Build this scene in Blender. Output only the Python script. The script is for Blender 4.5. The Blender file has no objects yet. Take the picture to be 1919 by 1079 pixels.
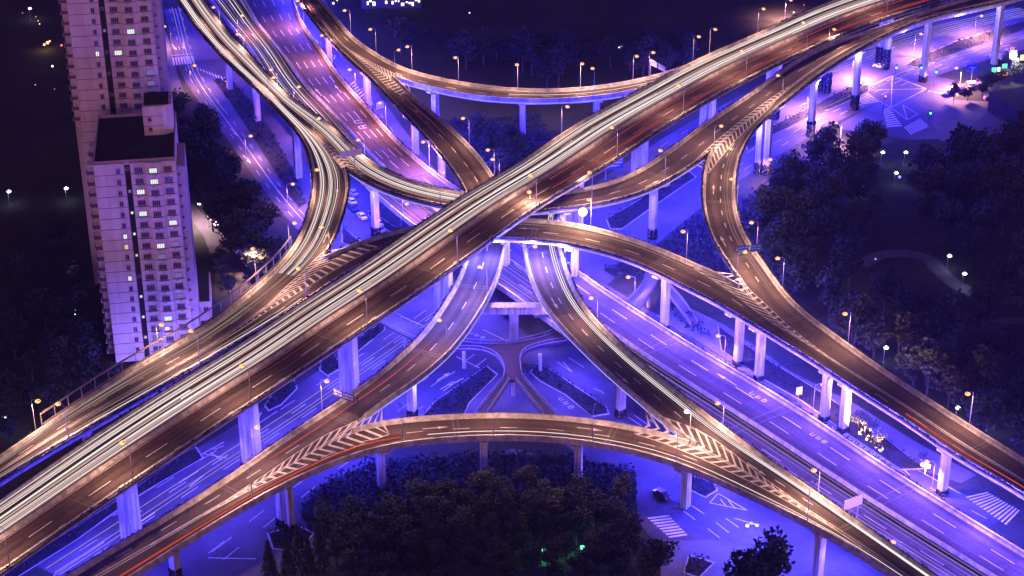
import bpy, bmesh, math, random
import numpy as np
from mathutils import Vector, Matrix
random.seed(7); rng = np.random.default_rng(7)
SC = bpy.context.scene
COL = SC.collection
rad = math.radians

# ------------------------------------------------------------------ camera
CAM_H = 230.0; PITCH = rad(28.0); ROLL = rad(-0.3); FPX = 3590.0
cd = bpy.data.cameras.new('camera'); cam = bpy.data.objects.new('camera', cd); COL.objects.link(cam)
cd.sensor_width = 36.0; cd.lens = 36.0 * FPX / 1919.0; cd.clip_start = 1.0; cd.clip_end = 6000.0
_c, _s = math.cos(PITCH), math.sin(PITCH)
_r0, _u0, FW = np.array([1., 0, 0]), np.array([0, _s, _c]), np.array([0, _c, -_s])
RT = math.cos(ROLL) * _r0 + math.sin(ROLL) * _u0
UP = -math.sin(ROLL) * _r0 + math.cos(ROLL) * _u0
cam.matrix_world = Matrix(((RT[0], UP[0], -FW[0], 0), (RT[1], UP[1], -FW[1], 0), (RT[2], UP[2], -FW[2], CAM_H), (0, 0, 0, 1)))
SC.camera = cam

# ------------------------------------------------------------------ world: night sky with city glow
W = bpy.data.worlds.new('World'); SC.world = W; W.use_nodes = True
nt = W.node_tree; nt.nodes.clear()
sky = nt.nodes.new('ShaderNodeTexSky'); sky.sky_type = 'NISHITA'; sky.sun_disc = False
sky.sun_elevation = rad(6); sky.sun_rotation = rad(188)
mx = nt.nodes.new('ShaderNodeMix'); mx.data_type = 'RGBA'; mx.blend_type = 'MIX'; mx.inputs[0].default_value = 0.9
nt.links.new(sky.outputs[0], mx.inputs[6]); mx.inputs[7].default_value = (1.9, .80, 3.9, 1)
bg = nt.nodes.new('ShaderNodeBackground'); bg.inputs[1].default_value = 0.06
nt.links.new(mx.outputs[2], bg.inputs[0])
wo = nt.nodes.new('ShaderNodeOutputWorld'); nt.links.new(bg.outputs[0], wo.inputs[0])
SC.view_settings.view_transform = 'Standard'; SC.view_settings.look = 'None'
SC.view_settings.exposure = 0.0; SC.view_settings.gamma = 1.0
SC.cycles.use_denoising = True
SC.cycles.max_bounces = 4; SC.cycles.diffuse_bounces = 2; SC.cycles.glossy_bounces = 2
SC.cycles.sample_clamp_indirect = 4.0; SC.cycles.sample_clamp_direct = 0.0
# low glow of the surrounding city, from behind the camera
sd = bpy.data.lights.new('city_glow', 'SUN'); sd.energy = 0.75; sd.angle = rad(25); sd.color = (1.0, .42, .62)
so = bpy.data.objects.new('city_glow', sd); COL.objects.link(so); so.rotation_euler = (rad(84), 0, rad(8))
LAMP_COL = (1.0, 0.53, 0.38); LED_COL = (0.046, 0.036, 1.0)
LAMP_W = 10000.0; LED_W = 45000.0

def at(px, py, z=0.0):
    d = FW + ((px - 959.5) * RT - (py - 539.5) * UP) / FPX
    k = (z - CAM_H) / d[2]
    return np.array([d[0] * k, d[1] * k, z])

# ------------------------------------------------------------------ helpers
def tag(o, label=None, cat=None, group=None, kind=None):
    for k, v in (('label', label), ('category', cat), ('group', group), ('kind', kind)):
        if v: o[k] = v
    return o
def empty(name, loc, rz=0.0):
    o = bpy.data.objects.new(name, None); COL.objects.link(o)
    o.location = tuple(float(v) for v in loc); o.rotation_euler = (0, 0, rz); o.empty_display_size = 0.5
    return o
class MB:
    def __init__(s): s.v = []; s.f = []
    def quad(s, a, b, c, d):
        n = len(s.v); s.v += [tuple(a), tuple(b), tuple(c), tuple(d)]; s.f.append((n, n+1, n+2, n+3))
    def poly(s, pts):
        n = len(s.v); s.v += [tuple(p) for p in pts]; s.f.append(tuple(range(n, n + len(pts))))
    def box(s, c, sz, rz=0.0, taper=1.0):
        n = len(s.v); cx, cy, cz = c; a, b, h = sz[0]/2, sz[1]/2, sz[2]/2; co, si = math.cos(rz), math.sin(rz)
        for dz, k in ((-h, 1.0), (h, taper)):
            for x, y in ((-a, -b), (a, -b), (a, b), (-a, b)):
                x *= k; y *= k; s.v.append((cx + x*co - y*si, cy + x*si + y*co, cz + dz))
        s.f += [(n, n+3, n+2, n+1), (n+4, n+5, n+6, n+7), (n, n+1, n+5, n+4), (n+1, n+2, n+6, n+5), (n+2, n+3, n+7, n+6), (n+3, n, n+4, n+7)]
    def tube(s, pts, r0, r1=None, k=6):
        r1 = r0 if r1 is None else r1; pts = [np.array(p, float) for p in pts]; n0 = len(s.v); m = len(pts)
        for i, p in enumerate(pts):
            t = pts[min(i+1, m-1)] - pts[max(i-1, 0)]; t /= np.linalg.norm(t) + 1e-9
            ref = np.array([0, 0, 1.]) if abs(t[2]) < 0.9 else np.array([1., 0, 0])
            u = np.cross(t, ref); u /= np.linalg.norm(u); w = np.cross(t, u); r = r0 + (r1 - r0) * i / max(m-1, 1)
            for j in range(k):
                a = 2 * math.pi * j / k; s.v.append(tuple(p + r * (math.cos(a) * u + math.sin(a) * w)))
        for i in range(m-1):
            for j in range(k):
                a = n0 + i*k + j; b = n0 + i*k + (j+1) % k; s.f.append((a, b, b + k, a + k))
        s.f.append(tuple(n0 + j for j in range(k))[::-1]); s.f.append(tuple(n0 + (m-1)*k + j for j in range(k)))
    def sweep(s, rows, closed=True):
        """rows: list of equal-length cross sections (lists of points)."""
        n0 = len(s.v); k = len(rows[0])
        for r in rows: s.v += [tuple(p) for p in r]
        for i in range(len(rows) - 1):
            for j in range(k if closed else k - 1):
                a = n0 + i*k + j; b = n0 + i*k + (j+1) % k; s.f.append((a, b, b + k, a + k))
        if closed and k > 2:
            s.f.append(tuple(n0 + j for j in range(k))[::-1]); s.f.append(tuple(n0 + (len(rows)-1)*k + j for j in range(k)))
    def ball(s, c, r, sub=1, sz=1.0):
        bm = bmesh.new(); bmesh.ops.create_icosphere(bm, subdivisions=sub, radius=1.0); n = len(s.v)
        for v in bm.verts: s.v.append((c[0] + v.co.x*r, c[1] + v.co.y*r, c[2] + v.co.z*r*sz))
        for f in bm.faces: s.f.append(tuple(n + v.index for v in f.verts))
        bm.free()
    def mesh(s, name, mat, smooth=False):
        me = bpy.data.meshes.new(name); me.from_pydata([tuple(float(c) for c in v) for v in s.v], [], s.f)
        if mat: me.materials.append(mat)
        if smooth:
            for p in me.polygons: p.use_smooth = True
        me.update(); return me
    def build(s, name, mat, parent=None, smooth=False, inv=None):
        me = s.mesh(name, mat, smooth); o = bpy.data.objects.new(name, me); COL.objects.link(o)
        if parent is not None:
            o.parent = parent
            if inv is None: o.matrix_parent_inverse = Matrix.LocRotScale(parent.location, parent.rotation_euler, None).inverted()
        return o
def kids(o): return [c for c in bpy.data.objects if c.parent == o]
def part(mesh, name, parent):
    o = bpy.data.objects.new(name, mesh); COL.objects.link(o); o.parent = parent; return o

# ------------------------------------------------------------------ materials
def mat(name, col, rough=0.8, spec=0.3, noise=None, bump=0.0, metal=0.0, worn=None):
    m = bpy.data.materials.new(name); m.use_nodes = True; n = m.node_tree.nodes; l = m.node_tree.links
    b = n['Principled BSDF']; b.inputs['Base Color'].default_value = (*col, 1); b.inputs['Roughness'].default_value = rough
    b.inputs['Specular IOR Level'].default_value = spec; b.inputs['Metallic'].default_value = metal
    if noise:
        tc = n.new('ShaderNodeTexCoord'); last = None
        for sc_, amt, det in noise:
            tx = n.new('ShaderNodeTexNoise'); tx.inputs['Scale'].default_value = sc_; tx.inputs['Detail'].default_value = det
            tx.inputs['Roughness'].default_value = 0.65
            l.new(tc.outputs['Object'], tx.inputs['Vector'])
            mr = n.new('ShaderNodeMapRange'); mr.inputs[1].default_value = 0.3; mr.inputs[2].default_value = 0.7
            mr.inputs[3].default_value = 1 - amt; mr.inputs[4].default_value = 1 + amt
            l.new(tx.outputs[0], mr.inputs[0])
            if last is None: last = mr.outputs[0]
            else:
                mu = n.new('ShaderNodeMath'); mu.operation = 'MULTIPLY'; l.new(last, mu.inputs[0]); l.new(mr.outputs[0], mu.inputs[1]); last = mu.outputs[0]
        vm = n.new('ShaderNodeVectorMath'); vm.operation = 'SCALE'; vm.inputs[0].default_value = col
        l.new(last, vm.inputs['Scale']); l.new(vm.outputs[0], b.inputs['Base Color'])
        if bump:
            bp = n.new('ShaderNodeBump'); bp.inputs['Strength'].default_value = bump; bp.inputs['Distance'].default_value = 0.2
            l.new(last, bp.inputs['Height']); l.new(bp.outputs[0], b.inputs['Normal'])
    return m
def stain(m, sx=1.6, sz=.10, lo=.62):
    n = m.node_tree.nodes; l = m.node_tree.links; b = n['Principled BSDF']; src = b.inputs['Base Color'].links[0].from_socket
    tc = n.new('ShaderNodeTexCoord'); mp = n.new('ShaderNodeMapping'); mp.inputs['Scale'].default_value = (sx, sx, sz); l.new(tc.outputs['Object'], mp.inputs[0])
    t = n.new('ShaderNodeTexNoise'); t.inputs['Scale'].default_value = 1.0; t.inputs['Detail'].default_value = 6; l.new(mp.outputs[0], t.inputs['Vector'])
    r = n.new('ShaderNodeMapRange'); r.inputs[1].default_value = .35; r.inputs[2].default_value = .6; r.inputs[3].default_value = lo; r.inputs[4].default_value = 1.05; l.new(t.outputs[0], r.inputs[0])
    v = n.new('ShaderNodeVectorMath'); v.operation = 'SCALE'; l.new(src, v.inputs[0]); l.new(r.outputs[0], v.inputs['Scale']); l.new(v.outputs[0], b.inputs['Base Color'])
def emit(name, col, strength):
    m = bpy.data.materials.new(name); m.use_nodes = True; n = m.node_tree.nodes; n.clear()
    e = n.new('ShaderNodeEmission'); e.inputs[0].default_value = (*col, 1); e.inputs[1].default_value = strength
    o = n.new('ShaderNodeOutputMaterial'); m.node_tree.links.new(e.outputs[0], o.inputs[0])
    try: m.cycles.emission_sampling = 'NONE'
    except Exception: pass
    return m
M = dict(
    asphalt=mat('asphalt', (.065, .048, .044), .85, .25, [(.06, .22, 4), (1.4, .18, 6), (.35, .15, 3)]),
    street=mat('street_asphalt', (.070, .066, .070), .8, .3, [(.05, .25, 4), (.9, .18, 6)]),
    joint=mat('joint_patch', (.11, .10, .095), .85, .2, [(.8, .2, 4)]),
    paint=mat('road_paint', (.52, .50, .46), .7, .3, [(1.1, .25, 5)]),
    concrete=mat('concrete', (.42, .40, .38), .85, .2, [(.12, .2, 4), (1.2, .12, 5)]),
    girder=mat('painted_concrete', (.50, .49, .48), .8, .2, [(.1, .18, 4), (.9, .12, 5)]),
    pier=mat('pier_concrete', (.52, .51, .50), .8, .2, [(.25, .2, 5), (1.5, .12, 5)]),
    hedge=mat('hedge_leaves', (.032, .038, .034), .9, .1, [(1.5, .4, 3)]),
    leaf=mat('tree_leaves', (.026, .040, .048), .85, .15, [(.5, .35, 3)]),
    leaf2=mat('olive_leaves', (.042, .05, .046), .85, .15, [(.5, .35, 3)]),
    needle=mat('conifer_needles', (.03, .042, .03), .9, .1, [(.6, .3, 3)]),
    bark=mat('bark', (.07, .055, .045), .9, .1, [(2, .3, 4)]),
    grass=mat('dark_lawn', (.03, .034, .022), .95, .1, [(.04, .4, 5), (.8, .3, 4)]),
    paving=mat('paving', (.10, .095, .095), .85, .2, [(.2, .2, 4), (2.5, .15, 3)]),
    soil=mat('planting_bed', (.022, .022, .02), .95, .1, [(.4, .4, 5)]),
    bridgedeck=mat('footbridge_deck', (.055, .035, .04), .8, .2, [(.5, .2, 4)]), kerb=mat('kerb_stone', (.33, .32, .30), .85, .2, [(.8, .2, 4)]),
    metal=mat('galvanised_steel', (.32, .31, .31), .5, .5, metal=.4),
    darkmetal=mat('dark_steel', (.05, .05, .055), .5, .5),
    facade=mat('rendered_facade', (.58, .48, .43), .85, .2, [(.06, .12, 4), (.7, .08, 5)]),
    facade2=mat('facade_trim', (.36, .29, .32), .85, .2, [(.5, .12, 4)]),
    roof=mat('bitumen_roof', (.03, .027, .03), .9, .1, [(.2, .3, 4)]),
    glass=mat('dark_glass', (.02, .02, .028), .15, .5),
    groove=mat('facade_groove', (.12, .09, .11), .9, .1),
    signback=mat('sign_panel', (.62, .58, .55), .5, .3, [(.7, .06, 3)]),
    signgreen=mat('green_sign', (.01, .12, .07), .5, .4), signblue=mat('blue_sign', (.02, .06, .35), .5, .4),
    carwhite=mat('white_car_paint', (.75, .75, .76), .25, .5), cardark=mat('dark_car_paint', (.04, .04, .05), .25, .5),
    carred=mat('red_car_paint', (.35, .04, .03), .25, .5), tyre=mat('tyre_rubber', (.015, .015, .015), .9, .2),
    carsilver=mat('silver_car_paint', (.42, .42, .44), .25, .5),
    noise=mat('barrier_panel', (.20, .17, .13), .4, .5, [(1., .1, 2)]),
    lamp=emit('sodium_lamp', (1.0, .47, .17), 2.0), flood=emit('flood_lamp', (1.0, .74, .48), 8.0), lampw=emit('white_park_lamp', (.85, 1.0, .92), 6.0),
    led=emit('blue_led', (.34, .30, 1.0), 1.6),
    white=emit('headlight_streak', (1.0, .87, .86), 1.15), white4=emit('soft_golden_streak', (1.0, .56, .48), .3), white3=emit('golden_headlight_streak', (1.0, .66, .56), .7), white2=emit('faint_headlight_streak', (1.0, .68, .60), .4),
    red=emit('tail_light_streak', (1.0, .13, .10), .65), red2=emit('faint_tail_light_streak', (.85, .16, .10), .17),
    lilac=emit('street_headlight_streak', (.86, .70, 1.0), .6),
    winw=emit('lit_window_white', (.85, .95, .9), 1.1), winy=emit('lit_window_yellow', (1.0, .78, .36), .9), winb=emit('lit_window_blue', (.40, .33, 1.0), .45),
    shopw=emit('shop_light', (.85, 1.0, .88), 3.0), shopg=emit('green_shop_light', (.15, 1.0, .45), 1.6), shopr=emit('red_shop_light', (1.0, .16, .10), 1.8), shopo=emit('orange_shop_light', (1.0, .55, .22), 2.2),
    sigg=emit('green_signal', (.1, 1.0, .6), 4.0), sigr=emit('red_signal', (1.0, .16, .1), 4.0),
)

def lane_wear(m):
    n = m.node_tree.nodes; l = m.node_tree.links; b = n['Principled BSDF']; src = b.inputs['Base Color'].links[0].from_socket
    uv = n.new('ShaderNodeUVMap'); uv.uv_map = 'lanes'; mp = n.new('ShaderNodeMapping'); mp.inputs['Scale'].default_value = (1.1, .012, 1); l.new(uv.outputs[0], mp.inputs[0])
    t = n.new('ShaderNodeTexNoise'); t.inputs['Scale'].default_value = 1.0; t.inputs['Detail'].default_value = 4; l.new(mp.outputs[0], t.inputs['Vector'])
    r = n.new('ShaderNodeMapRange'); r.inputs[1].default_value = .33; r.inputs[2].default_value = .67; r.inputs[3].default_value = .55; r.inputs[4].default_value = 1.4; l.new(t.outputs[0], r.inputs[0])
    v = n.new('ShaderNodeVectorMath'); v.operation = 'SCALE'; l.new(src, v.inputs[0]); l.new(r.outputs[0], v.inputs['Scale']); l.new(v.outputs[0], b.inputs['Base Color'])
lane_wear(M['asphalt']); stain(M['pier'], 1.6, .10, .55); stain(M['facade'], .5, .05, .78); stain(M['concrete'], .6, .6, .6); stain(M['street'], .05, .05, .5); stain(M['girder'], .8, .3, .65)
# ------------------------------------------------------------------ ribbons (a road traced by its two edges at its own height)
def catmull(P, step=2.0):
    P = np.array(P, float); out = []
    Q = np.vstack([2*P[0]-P[1], P, 2*P[-1]-P[-2]])
    for i in range(1, len(Q)-2):
        p0, p1, p2, p3 = Q[i-1], Q[i], Q[i+1], Q[i+2]
        t0 = 0; t1 = t0 + max(np.linalg.norm(p1-p0)**.5, 1e-6); t2 = t1 + max(np.linalg.norm(p2-p1)**.5, 1e-6); t3 = t2 + max(np.linalg.norm(p3-p2)**.5, 1e-6)
        n = max(2, int(np.linalg.norm(p2-p1)/step))
        for t in np.linspace(t1, t2, n, endpoint=False):
            a1 = (t1-t)/(t1-t0)*p0+(t-t0)/(t1-t0)*p1; a2 = (t2-t)/(t2-t1)*p1+(t-t1)/(t2-t1)*p2; a3 = (t3-t)/(t3-t2)*p2+(t-t2)/(t3-t2)*p3
            b1 = (t2-t)/(t2-t0)*a1+(t-t0)/(t2-t0)*a2; b2 = (t3-t)/(t3-t1)*a2+(t-t1)/(t3-t1)*a3
            out.append((t2-t)/(t2-t1)*b1+(t-t1)/(t2-t1)*b2)
    out.append(P[-1]); return np.array(out)
def resample(P, n):
    d = np.r_[0, np.cumsum(np.linalg.norm(np.diff(P[:, :2], axis=0), axis=1))]
    s = np.linspace(0, d[-1], n); return np.stack([np.interp(s, d, P[:, k]) for k in range(P.shape[1])], 1)
def smooth1(a, k):
    if k < 1: return a
    w = np.exp(-.5*(np.arange(-2*k, 2*k+1)/k)**2); w /= w.sum()
    a2 = a if a.ndim == 2 else a[:, None]
    lo = 2*a2[0] - a2[1:2*k+1][::-1]; hi = 2*a2[-1] - a2[-2*k-1:-1][::-1]
    p = np.vstack([lo, a2, hi]); o = np.stack([np.convolve(p[:, j], w, 'valid') for j in range(p.shape[1])], 1)
    return o if a.ndim == 2 else o[:, 0]
class Ribbon:
    def __init__(s, L, R, zf, step=2.0, sm=4):
        z = zf if callable(zf) else (lambda x, y: zf)
        Lw = catmull([at(x, y, z(x, y)) for x, y in L]); Rw = catmull([at(x, y, z(x, y)) for x, y in R])
        ln = .5*(np.linalg.norm(np.diff(Lw, axis=0), axis=1).sum()+np.linalg.norm(np.diff(Rw, axis=0), axis=1).sum())
        n = int(ln/step)
        c = .5*(resample(Lw, n)+resample(Rw, n)); c = smooth1(c, 6)
        for it in range(3):
            t = np.gradient(c[:, :2], axis=0); t /= np.linalg.norm(t, axis=1)[:, None]; nn = np.stack([t[:, 1], -t[:, 0]], 1)
            oL = np.zeros(n); oR = np.zeros(n)
            for i in range(n):
                for P, o in ((Lw, oL), (Rw, oR)):
                    d = P[:, :2]-c[i, :2]; al = d@t[i]; la = d@nn[i]
                    o[i] = la[np.argmin(np.abs(al)+np.where(np.abs(la) > 40, 1e3, 0))]
            mid = .5*(oL+oR); mid = np.clip(mid, -6, 6)
            c[:, :2] += smooth1(mid, sm)[:, None]*nn*.8
            w = smooth1(.5*(oR-oL), sm)
        c[:, 2] = smooth1(c[:, 2], 8)
        s.sgn = 1.0 if np.mean(w) > 0 else -1.0; s.c = c; s.w = np.abs(w); s.n = n
        t = np.gradient(c[:, :2], axis=0); t /= np.linalg.norm(t, axis=1)[:, None]
        s.t = t; s.nn = s.sgn*np.stack([t[:, 1], -t[:, 0]], 1)   # +offset is always towards the R edge
        s.s = np.r_[0, np.cumsum(np.linalg.norm(np.diff(c[:, :2], axis=0), axis=1))]; s.len = s.s[-1]
    def extend(s, a, b):
        # carry the road on straight beyond the traced part
        c, w = s.c, s.w; k = 6
        if a: d = (c[0]-c[k])/np.linalg.norm(c[0]-c[k]); d[2] = 0; e = np.array([c[0]+d*u for u in np.arange(a, 0, -2.)]); c = np.vstack([e, c]); w = np.r_[np.full(len(e), w[0]), w]
        if b: d = (c[-1]-c[-1-k])/np.linalg.norm(c[-1]-c[-1-k]); d[2] = 0; e = np.array([c[-1]+d*u for u in np.arange(2., b+1, 2.)]); c = np.vstack([c, e]); w = np.r_[w, np.full(len(e), w[-1])]
        s.c, s.w, s.n = c, w, len(c); t = np.gradient(c[:, :2], axis=0); t /= np.linalg.norm(t, axis=1)[:, None]; s.t = t; s.nn = s.sgn*np.stack([t[:, 1], -t[:, 0]], 1)
        s.s = np.r_[0, np.cumsum(np.linalg.norm(np.diff(c[:, :2], axis=0), axis=1))]; s.len = s.s[-1]
    def pt(s, q, off=0.0, dz=0.0, frac=None):
        f = lambda a: np.interp(q, s.s, a)
        if frac is not None: off = off + frac*f(s.w)
        return np.array([f(s.c[:, 0])+off*f(s.nn[:, 0]), f(s.c[:, 1])+off*f(s.nn[:, 1]), f(s.c[:, 2])+dz])
    def dirn(s, q): return math.atan2(np.interp(q, s.s, s.t[:, 1]), np.interp(q, s.s, s.t[:, 0]))
    def near(s, p): return float(s.s[np.argmin(np.linalg.norm(s.c[:, :2]-np.array(p)[:2], axis=1))])
    def nearpx(s, x, y, dz=0.0):
        best = None
        for i in range(s.n):
            p = at(x, y, s.c[i, 2]+dz); d = np.linalg.norm(p[:2]-s.c[i, :2])
            if best is None or d < best[0]: best = (d, s.s[i], float((p[:2]-s.c[i, :2])@s.nn[i]))
        return best[1], best[2]
    def stations(s, a, b, st=3.0): return np.linspace(a, b, max(2, int(abs(b-a)/st)+1))
    def strip(s, mb, a, b, o0, o1, dz=0.0, f0=None, f1=None, st=3.0):
        q = s.stations(a, b, st)
        mb.sweep([[s.pt(x, o0, dz, f0), s.pt(x, o1, dz, f1)] for x in q], closed=False)
    def profile(s, mb, a, b, prof, frac=None, st=3.0):
        mb.sweep([[s.pt(x, o, dz, frac) for o, dz in prof] for x in s.stations(a, b, st)])
    def dashes(s, mb, a, b, frac, off=0.0, ln=6.0, gap=9.5, wd=.2, dz=.012, ph=0.0):
        q = a+ph
        while q+ln < b: s.strip(mb, q, q+ln, off-wd/2, off+wd/2, dz, frac, frac); q += ln+gap
def anchors(A):
    A = np.array(A, float)
    def z(x, y):
        d = ((A[:, 0]-x)**2+(A[:, 1]-y)**2)+900.; w = 1/d**1.5
        return float((w*A[:, 2]).sum()/w.sum())
    return z
ZA = anchors([(350, 0, 15), (470, 140, 16), (560, 230, 17), (590, 380, 17.6), (0, 880, 19.5), (300, 700, 18.8), (560, 540, 17.8), (760, 400, 18.6), (960, 405, 18.8), (1150, 400, 18.6), (1330, 290, 18.5), (1350, 400, 17.5), (1500, 150, 20), (1700, 50, 21.5), (1900, 0, 22), (1280, 500, 17.3), (1390, 545, 16), (1582, 680, 14), (1750, 780, 13), (1919, 900, 12)])
ZB = anchors([(590, 20, 13.5), (740, 145, 14), (910, 400, 13.6), (1010, 420, 13.6), (960, 180, 14), (1280, 140, 14), (660, 800, 12.8), (250, 1040, 12), (1300, 833, 12.6), (960, 800, 12.6), (1640, 1040, 12)])
ZD1 = anchors([(0, 1000, 22), (400, 750, 23.5), (800, 470, 24.4), (1100, 280, 24.4), (1400, 110, 23.4), (1700, 10, 22.5), (1900, -50, 22.2)])
ZD8 = 7.6
# shared lines of the forks
NW = [(338, -20), (350, 0), (392, 60), (440, 112), (490, 160), (540, 208), (580, 245), (612, 275)]
SW = [(590, 500), (545, 540), (480, 590), (380, 655), (250, 730), (140, 793), (0, 880), (-80, 932)]
NE = [(1970, -30), (1900, -10), (1830, 8), (1740, 31), (1680, 53), (1600, 86), (1540, 122), (1480, 163), (1440, 196), (1385, 240), (1335, 283)]
SE = [(1400, 547), (1440, 588), (1500, 636), (1582, 690), (1690, 757), (1825, 845), (1919, 903), (2000, 958)]
NN = [(560, -25), (577, 0), (610, 45), (642, 85), (690, 118), (738, 147)]
SW2 = [(655, 806), (590, 845), (480, 906), (370, 972), (250, 1042), (140, 1105), (40, 1165)]
SE2 = [(1300, 834), (1380, 875), (1440, 908), (1560, 988), (1640, 1040), (1720, 1095), (1800, 1150)]
RV = {}
RV[1] = Ribbon([(-120, 1030), (0, 950), (195, 812), (387, 692), (480, 637), (580, 564), (625, 538), (755, 450), (875, 369), (960, 321), (1030, 272), (1075, 240), (1167, 190), (1297, 122), (1440, 58), (1505, 27), (1580, 0), (1680, -35)],
    [(-120, 1158), (0, 1076), (140, 980), (257, 897), (365, 825), (480, 750), (585, 682), (685, 612), (767, 560), (850, 500), (925, 448), (995, 396), (1100, 332), (1160, 297), (1200, 270), (1242, 240), (1317, 197), (1360, 172), (1440, 130), (1500, 100), (1560, 75), (1647, 41), (1737, 12), (1820, -12)], ZD1, sm=6)
RV[2] = Ribbon([(365, -20), (377, 0), (410, 45), (445, 85), (480, 121), (510, 158), (552, 192), (620, 240), (655, 277), (695, 307), (755, 337), (812, 355), (875, 367), (960, 373), (1067, 362), (1147, 345), (1210, 317), (1257, 285), (1330, 232), (1400, 185), (1440, 155), (1495, 117), (1580, 78), (1645, 55), (1735, 25), (1800, 5), (1870, -15), (1940, -35)],
    NW+[(650, 318), (700, 347), (760, 370), (835, 387), (920, 397), (1010, 395), (1100, 388), (1185, 368), (1255, 338), (1292, 313)]+NE[::-1], ZA)
RV[3] = Ribbon([(315, -25), (330, -5), (376, 60), (430, 118), (484, 170), (520, 205), (552, 240), (575, 275), (588, 330), (588, 370), (577, 415), (548, 472), (480, 545), (370, 625), (220, 715), (75, 810), (0, 862), (-80, 915)],
    NW+[(645, 318), (651, 345), (642, 395), (628, 437), (613, 470)]+SW, ZA)
RV[4] = Ribbon(SW[::-1]+[(615, 484), (675, 460), (745, 437), (810, 422), (880, 414), (960, 414), (1070, 421), (1160, 444), (1235, 471), (1285, 495), (1385, 537)]+SE,
    [(-80, 955), (0, 900), (140, 818), (250, 757), (325, 712), (400, 668), (480, 625), (560, 575), (640, 520), (720, 480), (800, 457), (880, 449), (960, 449), (1047, 455), (1135, 474), (1197, 494), (1275, 534), (1350, 574), (1440, 622), (1535, 687), (1615, 738), (1690, 785), (1790, 853), (1865, 899), (1919, 930), (2000, 982)], ZA)
RV[5] = Ribbon(NE+[(1322, 330), (1321, 390), (1334, 435), (1357, 482), (1385, 520)]+SE,
    [(2000, -35), (1950, -18), (1870, 5), (1790, 24), (1705, 46), (1655, 68), (1560, 125), (1500, 167), (1440, 215), (1410, 248), (1390, 285), (1376, 335), (1378, 400), (1402, 460), (1440, 512), (1465, 548), (1515, 597), (1575, 645), (1665, 705), (1795, 790), (1919, 871), (2000, 925)], ZA)
RV[6] = Ribbon([(580, -25), (597, 0), (628, 35), (662, 75), (695, 98), (745, 127), (805, 146), (850, 156), (960, 170), (1060, 171), (1147, 162), (1210, 150), (1285, 127), (1360, 98), (1440, 68)],
    NN+[(792, 161), (842, 175), (960, 188), (1060, 188), (1147, 180), (1210, 167), (1300, 141), (1380, 111), (1450, 82)], ZB)
RV[7] = Ribbon([(545, -20), (557, -2), (567, 12), (605, 60), (652, 108), (704, 157), (762, 216), (812, 272), (838, 305), (862, 337), (880, 375), (888, 415), (885, 450), (876, 482), (868, 512), (855, 540), (838, 567), (802, 622), (762, 660), (695, 720), (640, 757), (552, 812), (480, 864), (375, 937), (250, 1012), (140, 1079), (40, 1140)],
    NN+[(772, 184), (805, 210), (870, 268), (897, 298), (918, 327), (935, 360), (948, 400), (950, 435), (945, 465), (937, 500), (922, 540), (905, 570), (880, 612), (842, 660), (800, 700), (730, 747), (675, 784)]+SW2, ZB)
RV[8] = Ribbon(SW2[::-1]+[(745, 793), (855, 784), (960, 782), (1060, 788), (1185, 804), (1260, 825)]+SE2,
    [(80, 1190), (180, 1125), (260, 1075), (370, 1005), (480, 937), (580, 885), (730, 838), (830, 825), (960, 821), (1060, 826), (1160, 842), (1260, 868), (1385, 920), (1440, 946), (1520, 985), (1640, 1055), (1700, 1095), (1780, 1150)], ZB)
RV[9] = Ribbon([(1280, 165), (1200, 215), (1120, 270), (1050, 320), (1000, 370), (985, 420), (984, 460), (990, 500), (1003, 540), (1020, 566), (1042, 600), (1085, 646), (1135, 695), (1210, 760), (1270, 810)]+SE2,
    [(1320, 185), (1240, 235), (1160, 290), (1090, 340), (1055, 385), (1045, 420), (1047, 460), (1058, 495), (1073, 540), (1098, 585), (1133, 622), (1184, 672), (1246, 722), (1308, 770), (1358, 808), (1440, 868), (1540, 940), (1615, 992), (1740, 1079), (1800, 1120), (1880, 1175)], ZB)
RV[10] = Ribbon([(375, -25), (388, -8), (440, 55), (480, 105), (512, 157), (565, 215), (620, 275), (680, 340), (742, 397), (840, 472), (925, 530), (1000, 580), (1060, 625), (1115, 668), (1185, 718), (1285, 785), (1440, 885), (1615, 997), (1765, 1092), (1860, 1150)],
    [(540, -20), (548, -2), (563, 42), (598, 92), (638, 150), (690, 207), (742, 267), (800, 317), (840, 347), (925, 402), (1000, 452), (1060, 495), (1115, 538), (1185, 582), (1285, 645), (1360, 690), (1440, 737), (1520, 787), (1557, 812), (1665, 885), (1765, 947), (1919, 1042), (2000, 1092)], ZD8, sm=6)

for k_, a_, b_ in ((1, 94, 90), (2, 80, 80), (3, 80, 80), (4, 80, 80), (5, 80, 80), (6, 80, 0), (7, 80, 70), (8, 70, 70), (9, 0, 70), (10, 0, 90)): RV[k_].extend(a_, b_)

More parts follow.
